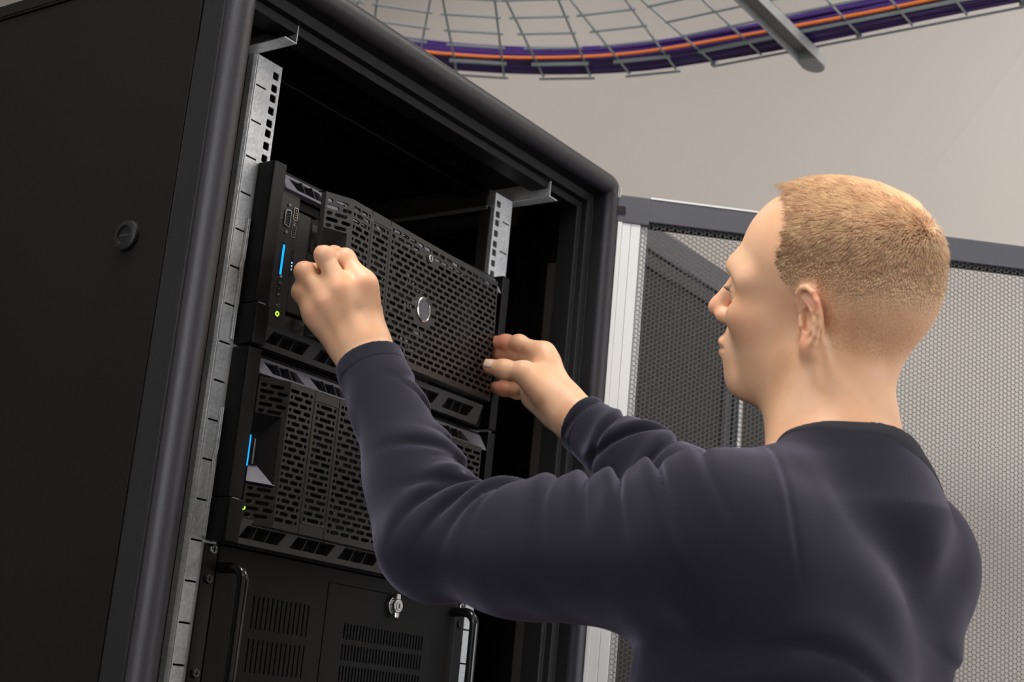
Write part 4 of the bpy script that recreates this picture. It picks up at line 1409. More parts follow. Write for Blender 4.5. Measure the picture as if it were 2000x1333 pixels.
head = [
    hell((-0.010, 0, 0.039), (0.096, 0.0755, 0.085), 0.01),
    hell((-0.040, 0, 0.022), (0.068, 0.070, 0.070), 0.03),
    hell((0.023, 0, 0.048), (0.061, 0.061, 0.060), 0.03),
    hell((-0.022, 0, -0.028), (0.054, 0.055, 0.050), 0.03),         # nape
    hell((0.045, 0, -0.020), (0.050, 0.056, 0.075), 0.03),          # mid face
    hell((0.030, 0.040, -0.035), (0.042, 0.024, 0.045), 0.02),      # cheeks/masseter
    hell((0.030, -0.040, -0.035), (0.042, 0.024, 0.045), 0.02),
    hcap((0.006, 0.052, -0.048), (0.062, 0.024, -0.086), 0.016, 0.016, 0.025),   # jaw
    hcap((0.006, -0.052, -0.048), (0.062, -0.024, -0.086), 0.016, 0.016, 0.025),
    hell((0.076, 0, -0.088), (0.018, 0.024, 0.018), 0.022),         # chin
    hell((0.045, 0, -0.080), (0.040, 0.036, 0.022), 0.03),          # under-chin
    hcap((0.082, 0.030, 0.030), (0.0855, 0.010, 0.0265), 0.0105, 0.0105, 0.018),     # brow
    hcap((0.082, -0.030, 0.030), (0.0855, -0.010, 0.0265), 0.0105, 0.0105, 0.018),
    hcap((0.066, 0.050, 0.022), (0.082, 0.030, 0.030), 0.012, 0.012, 0.02),
    hcap((0.066, -0.050, 0.022), (0.082, -0.030, 0.030), 0.012, 0.012, 0.02),
    hell((0.066, 0.040, -0.014), (0.022, 0.022, 0.018), 0.022),     # cheekbones
    hell((0.066, -0.040, -0.014), (0.022, 0.022, 0.018), 0.022),
    hell((0.082, 0, -0.055), (0.022, 0.030, 0.026), 0.02),          # muzzle
    # eye sockets
    hell((0.098, 0.032, 0.008), (0.020, 0.020, 0.013), 0.016, 's'),
    hell((0.098, -0.032, 0.008), (0.020, 0.020, 0.013), 0.016, 's'),
    hell((0.078, 0.031, 0.006), (0.0145, 0.016, 0.0125), 0.006),    # lids over the eyeballs
    hell((0.078, -0.031, 0.006), (0.0145, 0.016, 0.0125), 0.006),
    hell((0.096, 0.031, 0.0045), (0.008, 0.014, 0.0034), 0.002, 's'),
    hell((0.096, -0.031, 0.0045), (0.008, 0.014, 0.0034), 0.002, 's'),
    # nose
    hcap((0.094, 0, 0.018), (0.1125, 0, -0.012), 0.0075, 0.0092, 0.010),
    hell((0.1155, 0, -0.0185), (0.0110, 0.0100, 0.0090), 0.008),
    hell((0.1035, 0.0105, -0.0240), (0.011, 0.0075, 0.0078), 0.006),
    hell((0.1035, -0.0105, -0.0240), (0.011, 0.0075, 0.0078), 0.006),
    hell((0.108, 0.0065, -0.0315), (0.005, 0.003, 0.004), 0.003, 's'),
    hell((0.108, -0.0065, -0.0315), (0.005, 0.003, 0.004), 0.003, 's'),
    # mouth
    hell((0.1005, 0, -0.0505), (0.0085, 0.023, 0.0062), 0.005),
    hell((0.0985, 0, -0.0625), (0.0085, 0.020, 0.0068), 0.005),
    hcap((0.094, 0.024, -0.0560), (0.108, 0.0, -0.0562), 0.0012, 0.0012, 0.004, 's'),
    hcap((0.094, -0.024, -0.0560), (0.108, 0.0, -0.0562), 0.0012, 0.0012, 0.004, 's'),
    hcap((0.108, 0.0, -0.042), (0.106, 0, -0.036), 0.002, 0.002, 0.006, 's'),
    hell((0.098, 0, -0.0735), (0.006, 0.016, 0.004), 0.008, 's'),
]
# ears: thin shell tilted back and swung out from the head, with rolled rim, inner fold, bowl and lobe
for sg in (1, -1):
    er = rotz(sg * math.radians(-30)) @ roty(math.radians(-12))
    def e_(x, y, z):
        p = er.T @ A3(x, sg * y, z)
        return (p[0] - 0.010, p[1] + sg * (0.0765 + max(0.0, -z) * 0.22), p[2] - 0.002)
    head += [
        hell(e_(-0.001, 0.000, 0.004), (0.0165, 0.0050, 0.0285), 0.004, rot=er),
        hell(e_(0.004, -0.003, -0.014), (0.012, 0.008, 0.018), 0.005, rot=er),
        hell(e_(-0.0060, 0.0062, 0.013), (0.0085, 0.0045, 0.0155), 0.003, 's', rot=er),
    ]
    rim = [(0.0115, -0.001, 0.000), (0.0125, 0.002, 0.008), (0.0125, 0.0035, 0.017), (0.0095, 0.0045, 0.0255), (0.003, 0.005, 0.0310), (-0.005, 0.0052, 0.0315), (-0.0125, 0.0052, 0.027), (-0.0170, 0.0052, 0.018),
           (-0.0180, 0.0052, 0.007), (-0.0160, 0.0050, -0.004), (-0.0115, 0.0048, -0.014), (-0.0055, 0.0045, -0.0215), (0.000, 0.0042, -0.027)]
    for p, q in zip(rim[:-1], rim[1:]):
        head.append(hcap(e_(*p), e_(*q), 0.0031, 0.0031, 0.002))
    anti = [(0.004, 0.0025, 0.020), (-0.003, 0.0035, 0.0155), (-0.0085, 0.0045, 0.009), (-0.0105, 0.0050, 0.000), (-0.0080, 0.0050, -0.009), (-0.001, 0.0045, -0.0150)]
    for p, q in zip(anti[:-1], anti[1:]):
        head.append(hcap(e_(*p), e_(*q), 0.0027, 0.0027, 0.002))
    head.append(hell(e_(0.0015, 0.0040, -0.001), (0.0085, 0.0080, 0.0120), 0.002, 's', rot=er))     # bowl
    head.append(hcap(e_(0.0110, 0.0035, 0.001), e_(0.0095, 0.0045, -0.006), 0.0034, 0.0032, 0.002))  # tragus
    head.append(hell(e_(0.0040, 0.0030, -0.0255), (0.0080, 0.0050, 0.0095), 0.003, rot=er))         # lobe

NB = A3(-0.030, -0.655, -0.430)                 # base of the neck
neck = [
    cap(h(-0.016, 0, -0.045), NB + A3(-0.004, 0.004, 0), 0.050, 0.059, 0.03),
    cap(h(0.010, 0, -0.055), NB + A3(0, 0.035, 0.0), 0.045, 0.052, 0.03),
    cap(h(-0.018, 0.062, -0.030), NB + A3(-0.020, 0.075, -0.035), 0.013, 0.012, 0.02),      # sternomastoid
    cap(h(-0.018, -0.062, -0.030), NB + A3(0.030, 0.075, -0.035), 0.013, 0.012, 0.02),
]
def torso(e):
    return [
        cap(A3(-0.07, -0.600, -0.90), A3(-0.067, -0.590, -0.66), 0.128 + e, 0.136 + e, 0.03, n=(0, 1, 0), f=0.76),
        ell(A3(-0.045, -0.598, -0.630), (0.148 + e, 0.118 + e, 0.145 + e), None, 0.04),
        cap(A3(-0.135, -0.620, -0.522), A3(0.088, -0.640, -0.512), 0.068 + e, 0.066 + e, 0.05),
        cap(NB + A3(-0.01, 0.002, -0.010), A3(-0.150, -0.605, -0.490), 0.046 + e, 0.046 + e, 0.04),
        cap(NB + A3(0, -0.005, -0.02), A3(0.115, -0.640, -0.490), 0.044 + e, 0.044 + e, 0.04),
        ell(A3(-0.110, -0.675, -0.605), (0.070 + e, 0.050 + e, 0.090 + e), None, 0.05),
        ell(A3(0.040, -0.676, -0.565), (0.066 + e, 0.054 + e, 0.085 + e), None, 0.05),
        ell(A3(0.088, -0.662, -0.502), (0.066 + e, 0.066 + e, 0.060 + e), None, 0.05),
    ]
def arms(e, eu=None, ef=None):
    eu = e if eu is None else eu
    ef = e if ef is None else ef
    out = []
    for S_, E_, W_ in ((Ls, Le, Lw), (Rs, Re, Rw)):
        u = unit(E_ - S_); v = unit(W_ - E_)
        out += [
            ell(S_ + A3(0, 0.01, 0.0), (0.062 + e, 0.068 + e, 0.064 + e), None, 0.04),
            cap(S_, E_, 0.054 + eu, 0.043 + eu, 0.04),
            cap(S_ + u * 0.08 + A3(0, 0, -0.012), S_ + u * 0.20 + A3(0, 0, -0.010), 0.048 + eu, 0.046 + eu, 0.03),
            cap(E_, E_ + v * 0.09, 0.043 + ef, 0.042 + ef, 0.03),
            cap(E_ + v * 0.09, W_, 0.042 + ef, 0.027 + ef, 0.03),
        ]
    return out

# ---- left hand (gripping the bezel, back of the hand towards the camera)
def fingers(chains, k=0.004):
    out = []
    for pts, rs in chains:
        pts = [A3(*p) for p in pts]
        for i in range(len(pts) - 1):
            out.append(cap(pts[i], pts[i + 1], rs[i], rs[i + 1], 0.007 if i else 0.012))
        # slightly thicker joints
        for i in range(1, len(pts) - 1):
            out.append(ell(pts[i], (rs[i] * 1.02,) * 3, None, 0.006))
    return out
L_mcp = [A3(-0.1966, -0.1462, -0.2379), A3(-0.2194, -0.1308, -0.2491), A3(-0.2237, -0.1177, -0.2651), A3(-0.2213, -0.1017, -0.2772)]
Lch = [
    ([L_mcp[0], (-0.2028, -0.1186, -0.2088), (-0.1996, -0.0979, -0.2014), (-0.1908, -0.0859, -0.2084)], [0.0112, 0.0102, 0.0092, 0.0076]),
    ([L_mcp[1], (-0.2323, -0.1146, -0.2129), (-0.2100, -0.0980, -0.2126), (-0.1924, -0.0898, -0.2185)], [0.0110, 0.0098, 0.0085, 0.0075]),
    ([L_mcp[2], (-0.2375, -0.0920, -0.2319), (-0.2158, -0.0796, -0.2240), (-0.1993, -0.0775, -0.2248)], [0.0105, 0.0095, 0.0082, 0.0072]),
    ([L_mcp[3], (-0.2302, -0.0859, -0.2529), (-0.2132, -0.0761, -0.2404), (-0.1989, -0.0766, -0.2362)], [0.0110, 0.0100, 0.0085, 0.0072]),
    ([(-0.1674, -0.1325, -0.2891), (-0.1616, -0.1229, -0.2568), (-0.1657, -0.1136, -0.2329), (-0.1718, -0.1064, -0.2218)], [0.0130, 0.0115, 0.0100, 0.0085]),
]
lhand = []
for i, m_ in enumerate(L_mcp):
    s_ = Lw + (m_ - Lw) * 0.12
    off = (m_ - L_mcp[1]) * 0.28
    lhand.append(cap(Lw + off - CAMDIR * 0.004, m_ - CAMDIR * 0.003, 0.0150, 0.0118, 0.018))
    lhand.append(cap(Lw + off * 1.3 + CAMDIR * 0.0085 + (m_ - Lw) * 0.30, m_ + CAMDIR * 0.0062, 0.0042, 0.0058, 0.007))   # tendon + knuckle
for a_, b_ in zip(L_mcp[:-1], L_mcp[1:]):
    lhand.append(cap(a_ * 0.85 + Lw * 0.15 - CAMDIR * 0.006, b_ * 0.85 + Lw * 0.15 - CAMDIR * 0.006, 0.0115, 0.0115, 0.015))
lhand.append(cap((-0.1640, -0.1358, -0.3004), (-0.1662, -0.1320, -0.2619), 0.018, 0.014, 0.02))        # thenar
lhand.append(cap((-0.1872, -0.1147, -0.2991), (-0.2089, -0.1004, -0.2712), 0.015, 0.0125, 0.02))       # little-finger side
lhand.append(cap(Lw + (Le - Lw) * 0.16, Lw + (L_mcp[1] - Lw) * 0.10, 0.0290, 0.0275, 0.02, n=CAMDIR, f=0.72))
lhand += fingers(Lch)

# ---- right hand (fingers reaching to the bezel's right edge, thumb towards the camera)
R_mcp = [A3(0.2135, -0.1139, -0.2092), A3(0.2224, -0.1035, -0.2205), A3(0.2283, -0.0945, -0.2356), A3(0.2305, -0.0898, -0.2533)]
Rch = [
    ([R_mcp[0], (0.2073, -0.0758, -0.1954), (0.2064, -0.0543, -0.1934), (0.2035, -0.0400, -0.1924)], [0.0108, 0.0097, 0.0092, 0.0084]),
    ([R_mcp[1], (0.2185, -0.0646, -0.2082), (0.2162, -0.0440, -0.2075), (0.2128, -0.0325, -0.2069)], [0.0108, 0.0094, 0.0086, 0.0078]),
    ([R_mcp[2], (0.2293, -0.0561, -0.2295), (0.2270, -0.0389, -0.2291), (0.2246, -0.0285, -0.2291)], [0.0105, 0.0092, 0.0084, 0.0076]),
    ([R_mcp[3], (0.2321, -0.0623, -0.2565), (0.2273, -0.0430, -0.2530), (0.2229, -0.0305, -0.2513)], [0.0100, 0.0092, 0.0086, 0.0078]),
    ([(0.1984, -0.1289, -0.2678), (0.1807, -0.1057, -0.2444), (0.1705, -0.0820, -0.2420), (0.1635, -0.0632, -0.2384)], [0.0170, 0.0132, 0.0118, 0.0100]),
]
rhand = []
RN = unit(Rch[4][0][0] - R_mcp[1])
for i, m_ in enumerate(R_mcp):
    off = (m_ - R_mcp[1]) * 0.32
    rhand.append(cap(Rw + off, m_, 0.0160, 0.0128, 0.018))
for a_, b_ in zip(R_mcp[:-1], R_mcp[1:]):
    rhand.append(cap(a_ * 0.85 + Rw * 0.15, b_ * 0.85 + Rw * 0.15, 0.0125, 0.0125, 0.015))
rhand.append(cap((0.2106, -0.1538, -0.2904), (0.1925, -0.1150, -0.2525), 0.0195, 0.0175, 0.02))     # thenar
rhand.append(cap((0.2263, -0.1296, -0.2941), (0.2220, -0.0955, -0.2697), 0.0145, 0.0135, 0.02))     # heel of the hand
rhand.append(cap(Rw + (Re - Rw) * 0.20, Rw + (R_mcp[1] - Rw) * 0.15, 0.0285, 0.0265, 0.02, n=unit(np.cross(unit(Re - Rw), unit(R_mcp[0] - R_mcp[3]))), f=0.74))
rhand += fingers(Rch)

def armskin():
    out = []
    for S_, E_, W_ in ((Ls, Le, Lw), (Rs, Re, Rw)):
        v = unit(W_ - E_)
        out += [cap(S_, E_, 0.050, 0.040, 0.03), cap(E_, E_ + v * 0.08, 0.040, 0.040, 0.03), cap(E_ + v * 0.08, W_ - v * 0.035, 0.040, 0.0270, 0.03)]
    return out
pelvis = [ell(A3(-0.055, -0.605, -0.96), (0.150, 0.105, 0.13), None, 0.04)]
skin_prims = head + neck + torso(-0.012) + pelvis + armskin() + lhand + rhand

man = thing('person', 'man with short fair hair in a dark navy long-sleeved top, both hands on the bezel', 'person', (-0.055, -0.61, FLOOR))

def zone_fine(c, r):
    m = np.zeros(len(c), bool)
    for q, rr in ((h(0.01, 0, 0.01), 0.19), (NB, 0.13), ((L_mcp[1] + Lw) / 2, 0.105), ((R_mcp[1] + Rw) / 2, 0.140)):
        m |= np.linalg.norm(c - q, axis=1) < rr
    return m
HF, NBK = 0.0016, 20
lo = A3(-0.45, -0.85, -1.10); hi = A3(0.42, 0.06, -0.05)
V1, F1 = surface(skin_prims, lo, hi, HF, NBK, zone_fine)
V2, F2 = surface(skin_prims, lo, hi, HF * 4, NBK, None)
# the coarse part is only kept where the fine one is absent (all of it under the clothes)
fc = V2[F2].mean(1)
bi = np.floor((fc - lo) / (HF * NBK)).astype(int)
cen = lo + (bi + 0.5) * HF * NBK
keep = ~zone_fine(cen, 0)
F2 = F2[keep]
V1 = relax(V1, F1, 2, 0.4)
V = np.concatenate([V1, V2]); F = np.concatenate([F1, F2 + len(V1)])
used, inv = np.unique(F, return_inverse=True)
V = V[used]; F = inv.reshape(F.shape)
body = fast_mesh('body', V, F, M['skin'], man, True)
body['label'] = 'fair skin of head, neck, arms and hands'

# masks
q = (V - H0) @ HM.T
def sst(a, b, x):
    t = np.clip((x - a) / (b - a), 0, 1); return t * t * (3 - 2 * t)
XFZ = [-0.06, 0.010, 0.016, 0.026, 0.037, 0.053, 0.067, 0.083, 0.094, 0.108, 0.118, 0.13]
XFX = [0.012, 0.013, 0.0145, 0.022, 0.030, 0.037, 0.033, 0.027, 0.027, 0.032, 0.038, 0.060]
ZLX = [-0.13, -0.060, -0.032, -0.027, -0.020, -0.012, 0.004, 0.008, 0.03]
ZLZ = [-0.045, -0.040, -0.032, -0.025, -0.005, 0.032, 0.032, 0.014, 0.014]
hs = np.minimum(np.interp(q[:, 2], XFZ, XFX) + 0.014 * np.exp(-(q[:, 1] / 0.03) ** 2) * sst(0.07, 0.10, q[:, 2]) - q[:, 0], q[:, 2] - np.interp(q[:, 0], ZLX, ZLZ))
inhead = (np.linalg.norm(q - A3(0, 0, 0.03), axis=1) < 0.165) & (q[:, 2] > -0.075)
earish = (np.abs(q[:, 1]) > 0.0795) & (q[:, 0] > -0.036) & (q[:, 0] < 0.018) & (q[:, 2] < 0.036)
hs = hs + 0.0018 * np.sin(q[:, 2] * 420) + 0.0015 * np.sin(q[:, 1] * 510 + 1)
hm = sst(-0.003, 0.012, hs) * inhead * (~earish)
# fade towards the nape and the sides
hm = hm * (0.55 + 0.45 * sst(0.0, 0.06, q[:, 2]))
red = np.zeros(len(V))
def addred(c, r, s):
    global red
    d = np.linalg.norm(V - np.array(c), axis=1)
    red = np.maximum(red, s * (1 - sst(0.4 * r, r, d)))
for ch in Rch[:4]: addred(ch[0][3], 0.035, 0.75)
for ch in Rch[:4]: addred(ch[0][2], 0.030, 0.45)
for ch in Lch[:4]: addred(ch[0][1], 0.018, 0.25)
addred(Rch[4][0][3], 0.02, 0.25)
for m_ in L_mcp: addred(m_ + CAMDIR * 0.010, 0.014, 0.22)
addred(h(0.120, 0, -0.022), 0.028, 0.40)
addred(h(0.102, 0, -0.057), 0.017, 0.65)
addred(h(0.060, 0.045, -0.018), 0.035, 0.28)
addred(h(-0.02, 0.088, 0.020), 0.020, 0.55)
addred(h(-0.006, 0.082, -0.022), 0.018, 0.40)
for nm_, arr in (('hairmask', hm), ('red', red)):
    at = body.data.attributes.new(nm_, 'FLOAT', 'POINT')
    at.data.foreach_set('value', arr.astype(np.float32))

# eyes
def c_eye(sg): return h(0.0780, sg * 0.031, 0.0055)
for sg in (1, -1):
    c = h(0.0770, sg * 0.031, 0.0055)
    e = MB().sphere(tuple(c), 0.0125, 20, 14).build('eye', M['eye'], man, 0, True)
    g = c + Fd * 0.0085 + A3(0, 0, 0)
    MB().sphere(tuple(g), 0.0058, 16, 10).build('iris', M['iris'], e, 0, True)
# nails of the right thumb
tn = A3(*Rch[4][0][3]); td = unit(A3(*Rch[4][0][3]) - A3(*Rch[4][0][2]))
side = unit(np.cross(td, CAMDIR))
nd = unit(np.cross(side, td)); nd = nd if nd @ CAMDIR > 0 else -nd
nu = unit(nd * 0.75 + A3(0, 0, 0.35) * 1.0)
nu = unit(nu - td * (nu @ td)); ns = np.cross(td, nu)
nv = []
for i in range(7):
    for j in range(7):
        u_ = (i / 6 - 0.5) * 0.0125; a = (j / 6 - 0.5) * 1.35
        sc_ = 1.0 - 0.20 * abs(i / 6 - 0.55) ** 2 * 4
        nv.append(tn + td * (u_ + 0.0005) + (nu * math.cos(a * sc_) + ns * math.sin(a * sc_)) * (0.01045 - 0.0006 * max(0, i - 3) / 3))
nf = [(i * 7 + j, i * 7 + j + 1, (i + 1) * 7 + j + 1, (i + 1) * 7 + j) for i in range(6) for j in range(6)]
nl = MB().add(nv, nf).build('thumb_nail', M['nail'], man, 0, True)
so = nl.modifiers.new('solid', 'SOLIDIFY'); so.thickness = 0.0006

# ------------------------------------------------------------------ hair
tri = V[F]
fcn = tri.mean(1)
nrm = np.cross(tri[:, 2] - tri[:, 0], tri[:, 3] - tri[:, 1])
ar = np.linalg.norm(nrm, axis=1) / 2
nrm = nrm / (2 * ar[:, None] + 1e-12)
hmf = hm[F].mean(1)
qf = (fcn - H0) @ HM.T
w_ = ar * (hmf > 0.06) * (0.25 + 0.75 * sst(0.05, 0.8, hmf)) * (0.35 + 0.65 * sst(-0.02, 0.07, qf[:, 2]))
NS = 44000
pick = RNG.choice(len(F), NS, p=w_ / w_.sum())
uv = RNG.random((NS, 2))
tp = tri[pick]
root_p = (tp[:, 0] * (1 - uv[:, :1]) + tp[:, 1] * uv[:, :1]) * (1 - uv[:, 1:]) + (tp[:, 3] * (1 - uv[:, :1]) + tp[:, 2] * uv[:, :1]) * uv[:, 1:]
nn = nrm[pick]; ql = qf[pick]; hf = hmf[pick]
if (nn * (root_p - h(0, 0, 0.03))).sum(1).mean() < 0: nn = -nn
top = sst(0.045, 0.105, ql[:, 2])
length = (0.0030 + 0.0105 * top + 0.005 * sst(0.02, 0.07, ql[:, 2])) * sst(0.05, 0.9, hf) ** 0.7
crown = np.exp(-((ql[:, 0] + 0.085) ** 2 + (ql[:, 1]) ** 2 + (ql[:, 2] - 0.070) ** 2) / 0.035 ** 2)
edge_ = 1 - sst(0.25, 0.85, hf)
length = length * (0.75 + 0.5 * RNG.random(NS)) * (1 - 0.5 * edge_ * RNG.random(NS)) + 0.004 * crown + 0.008 * sst(0.030, 0.045, ql[:, 0]) * sst(0.09, 0.105, ql[:, 2])
# flow: from the crown forwards on top, downwards on the sides and back
cr = A3(-0.085, 0.0, 0.085)
fl = ql - cr
fl = fl / (np.linalg.norm(fl, axis=1)[:, None] + 1e-9)
fl[:, 2] -= 0.55 * (1 - top)
fl[:, 0] += 0.25 * top
clump = np.stack([np.sin(ql[:, 0] * 260 + 3 * np.sin(ql[:, 2] * 190)), np.sin(ql[:, 1] * 240 + 2 * np.sin(ql[:, 0] * 170)), np.cos(ql[:, 2] * 230 + 2 * np.cos(ql[:, 1] * 150))], 1)
fl = fl + 0.28 * clump + 0.30 * RNG.normal(size=(NS, 3))
fw = fl @ HM
fw = fw - (fw * nn).sum(1)[:, None] * nn
fw /= np.linalg.norm(fw, axis=1)[:, None] + 1e-9
lift = 0.40 + 0.25 * top + 0.5 * crown
d1 = fw * 0.9 + nn * lift[:, None]
d1 /= np.linalg.norm(d1, axis=1)[:, None]
d2 = fw + nn * (lift * 0.25)[:, None]
d2 /= np.linalg.norm(d2, axis=1)[:, None]
p0 = root_p - nn * 0.0006
p1 = p0 + d1 * (length * 0.5)[:, None]
p2 = p1 + d2 * (length * 0.5)[:, None]
wd = 0.00034 + 0.00014 * RNG.random(NS)
sd = np.cross(d1, nn); sd /= np.linalg.norm(sd, axis=1)[:, None] + 1e-9
up_ = np.cross(sd, d1)
HV = np.zeros((NS, 7, 3))
for lev, (pp, sc) in enumerate(((p0, 1.0), (p1, 0.85))):
    for k_ in range(3):
        a = 2 * math.pi * k_ / 3
        HV[:, lev * 3 + k_] = pp + (sd * math.cos(a) + up_ * math.sin(a)) * (wd * sc)[:, None]
HV[:, 6] = p2
Ft = []
for k_ in range(3):
    k2 = (k_ + 1) % 3
    Ft += [[k_, k2, 3 + k2], [k_, 3 + k2, 3 + k_], [3 + k_, 3 + k2, 6]]
Ft = (np.array(Ft)[None] + (np.arange(NS) * 7)[:, None, None]).reshape(-1, 3)
hair = fast_mesh('hair', HV.reshape(-1, 3), Ft, M['hair'], man, True)
hair['kind'] = 'stuff'
hair['label'] = 'short cropped fair blond hair'
# lashes
lm = MB()
for sg in (1, -1):
    for k_ in range(34):
        a = -1.1 + 2.2 * k_ / 33
        b0 = c_eye(sg) + Fd * 0.0138 * math.cos(a * 0.9) + Ld * 0.0135 * math.sin(a) + Ud * 0.0022
        lm.tube([tuple(b0), tuple(b0 + Fd * 0.004 * math.cos(a) + Ld * 0.003 * math.sin(a) + Ud * 0.0008), tuple(b0 + Fd * 0.0072 * math.cos(a) + Ld * 0.005 * math.sin(a) + Ud * 0.003)], [0.00028, 0.00022, 0.00008], 3, False)
lash = lm.build('eyelashes', M['lash'], man); lash['kind'] = 'stuff'
# eyebrow on the near side
bro = []
for sg in (1, -1):
    for k_ in range(160):
        t = RNG.random()
        b0 = h(0.0935 - 0.022 * t ** 2 * 1.2, sg * (0.012 + 0.036 * t), 0.0315 + 0.004 * math.sin(t * 3) + RNG.normal() * 0.0012)
        dr = unit(Ld * sg * 0.8 + Ud * 0.3 - Fd * 0.3 * t + RNG.normal(size=3) * 0.15)
        bro.append((b0, b0 + dr * 0.006 + Fd * 0.0008))
bm_ = MB()
for a, b in bro: bm_.tube([tuple(a), tuple(b)], [0.0003, 0.0001], 3, False)
eb = bm_.build('eyebrow', M['hair'], man); eb['kind'] = 'stuff'

# ------------------------------------------------------------------ long-sleeved top
def arc_fold(S_, E_, r, t, th0, th1, w=0.006, hgt=0.0, slant=0.0, k=0.012, op='u', ref=None, r2=None):
    """a fold running around a limb at parameter t from angle th0 to th1 (degrees)"""
    ax_ = unit(E_ - S_)
    ref = unit(A3(0, 0, 1) - ax_ * ax_[2]) if ref is None else unit(ref - ax_ * (ref @ ax_))
    bi_ = np.cross(ax_, ref)
    out = []
    n_ = 7
    pts = []
    for i in range(n_):
        a = math.radians(th0 + (th1 - th0) * i / (n_ - 1))
        tt = t + slant * (i / (n_ - 1) - 0.5)
        rr = r + ((r2 - r) * tt if r2 is not None else 0)
        pts.append((S_ + (E_ - S_) * tt + (ref * math.cos(a) + bi_ * math.sin(a)) * (rr + hgt), math.sin(math.pi * (i + 0.35) / (n_ - 0.3))))
    for (p, a), (q_, b) in zip(pts[:-1], pts[1:]):
        out.append(cap(p, q_, w * (0.3 + 0.7 * a), w * (0.3 + 0.7 * b), k, op))
    return out


def cuff_cut(W_, E_, t, tilt, R=0.075):
    u = unit(W_ - E_)
    c = W_ - u * t
    return Prim('plane', 'cut', 0.002, c=c, n=unit(u + tilt), R=R)
shirt_p = torso(0.007) + [ell(A3(-0.058, -0.602, -0.97), (0.172, 0.130, 0.16), None, 0.06)]
shirt_p += [cap(NB + A3(0, 0.0, 0.005), NB + A3(0, -0.01, -0.05), 0.066, 0.085, 0.03)]
for S_, E_, W_ in ((Ls, Le, Lw), (Rs, Re, Rw)):
    u = unit(E_ - S_); v = unit(W_ - E_)
    shirt_p += [
        ell(S_ + A3(0, 0.01, 0.002), (0.070, 0.076, 0.070), None, 0.04),
        cap(S_, E_, 0.0655, 0.0570, 0.04),
        cap(S_ + u * 0.08 + A3(0, 0, -0.018), S_ + u * 0.21 + A3(0, 0, -0.016), 0.056, 0.054, 0.04),
        cap(E_, E_ + v * 0.08, 0.0520, 0.0460, 0.035),
        cap(E_ + v * 0.08, W_ + v * 0.03, 0.0460, 0.0345, 0.03),
    ]
# items: (t0 m, slope, curve, centre angle, angular width, width m, height m)
inL = A3(0.75, -0.35, 0.5)
shirt_p.append(Fold(Le, Lw, inL, [(0.028, 0.012, 0.012, 10, 50, 0.0095, 0.0085), (0.056, 0.016, 0.014, 5, 55, 0.0090, 0.0090), (0.084, 0.018, 0.016, 10, 55, 0.0090, 0.0085),
    (0.116, 0.012, 0.020, 15, 50, 0.0090, 0.0080), (0.158, -0.006, 0.026, 20, 55, 0.0085, 0.0068), (0.205, 0.010, 0.006, 10, 70, 0.0100, 0.0022),
    (0.045, -0.03, 0.0, -75, 40, 0.0130, 0.0045), (0.100, -0.03, 0.0, -80, 45, 0.0120, 0.0035)]))
upL = A3(-0.45, 0, 0.9)
shirt_p.append(Fold(Ls, Le, upL, [(0.292, -0.06, 0.0, -5, 38, 0.0100, 0.0065), (0.262, -0.055, 0.0, -10, 38, 0.0095, 0.0060), (0.238, -0.05, 0.0, -15, 36, 0.0090, 0.0045), (0.225, -0.02, 0.0, 10, 50, 0.0100, 0.0030), (0.175, 0.030, 0.0, 10, 55, 0.0095, 0.0050), (0.140, 0.045, 0.0, 15, 55, 0.0090, 0.0062),
    (0.105, 0.060, 0.01, 15, 60, 0.0095, 0.0075), (0.070, 0.080, 0.01, 20, 60, 0.0100, 0.0078), (0.035, 0.075, 0.0, 35, 50, 0.0110, 0.0045)]))
shirt_p.append(Fold(Re, Rw, A3(-0.7, 0, 0.7), [(0.040, 0.02, 0.01, 0, 70, 0.0100, 0.0065), (0.085, -0.03, 0.01, 10, 70, 0.0090, 0.0068), (0.125, 0.02, 0.012, 0, 65, 0.0085, 0.0055), (0.175, 0.0, 0.01, 0, 70, 0.0080, 0.0025)]))
# back: drag lines from the armpit and between the shoulder blades
shirt_p.append(Fold(A3(-0.20, -0.60, -0.70), A3(-0.02, -0.62, -0.48), A3(-0.6, -0.8, 0.1), [(0.02, 0.03, 0.0, 0, 60, 0.014, 0.0042), (0.06, 0.05, 0.0, 10, 60, 0.012, 0.0038), (0.10, 0.05, 0.0, 10, 55, 0.012, 0.0026)], 0.24))
shirt_p.append(Fold(A3(0.05, -0.60, -0.72), A3(0.04, -0.62, -0.46), A3(0.15, -1, 0.0), [(0.075, -0.02, 0.02, 15, 35, 0.011, 0.0044), (0.125, -0.03, 0.02, 20, 35, 0.010, 0.0028), (0.03, 0.03, 0.0, 0, 40, 0.014, 0.0030)], 0.24))
SP1 = A3(-0.1987, -0.6585, -0.4417); SP2 = A3(-0.1974, -0.6700, -0.5006)
shirt_p.append(Seam((SP1 + SP2) / 2, np.cross(SP2 - SP1, CAMDIR), 0.105))
shirt_p.append(Wobble())
shirt_p += [cuff_cut(Lw, Le, 0.006, A3(0, 0, 0)), cuff_cut(Rw, Re, 0.022, A3(0, 0, 0))]
for S_, E_, W_ in ((Ls, Le, Lw), (Rs, Re, Rw)):
    v = unit(W_ - E_)
    shirt_p.append(cap(W_ - v * 0.055, W_ + v * 0.05, 0.0305, 0.0305, 0.002, 's'))
nd_ = unit(h(-0.030, 0, -0.045) - NB)
NKa, NKb = NB + A3(0.018, -0.010, -0.049), NB + nd_ * 0.13 + A3(-0.01, 0.02, 0)
shirt_p.append(cap(NKa, NKb, 0.0705, 0.085, 0.003, 's'))
shirt_p.append(Prim('plane', 'cut', 0.002, c=A3(0, 0, -1.0), n=A3(0, 0, -1)))
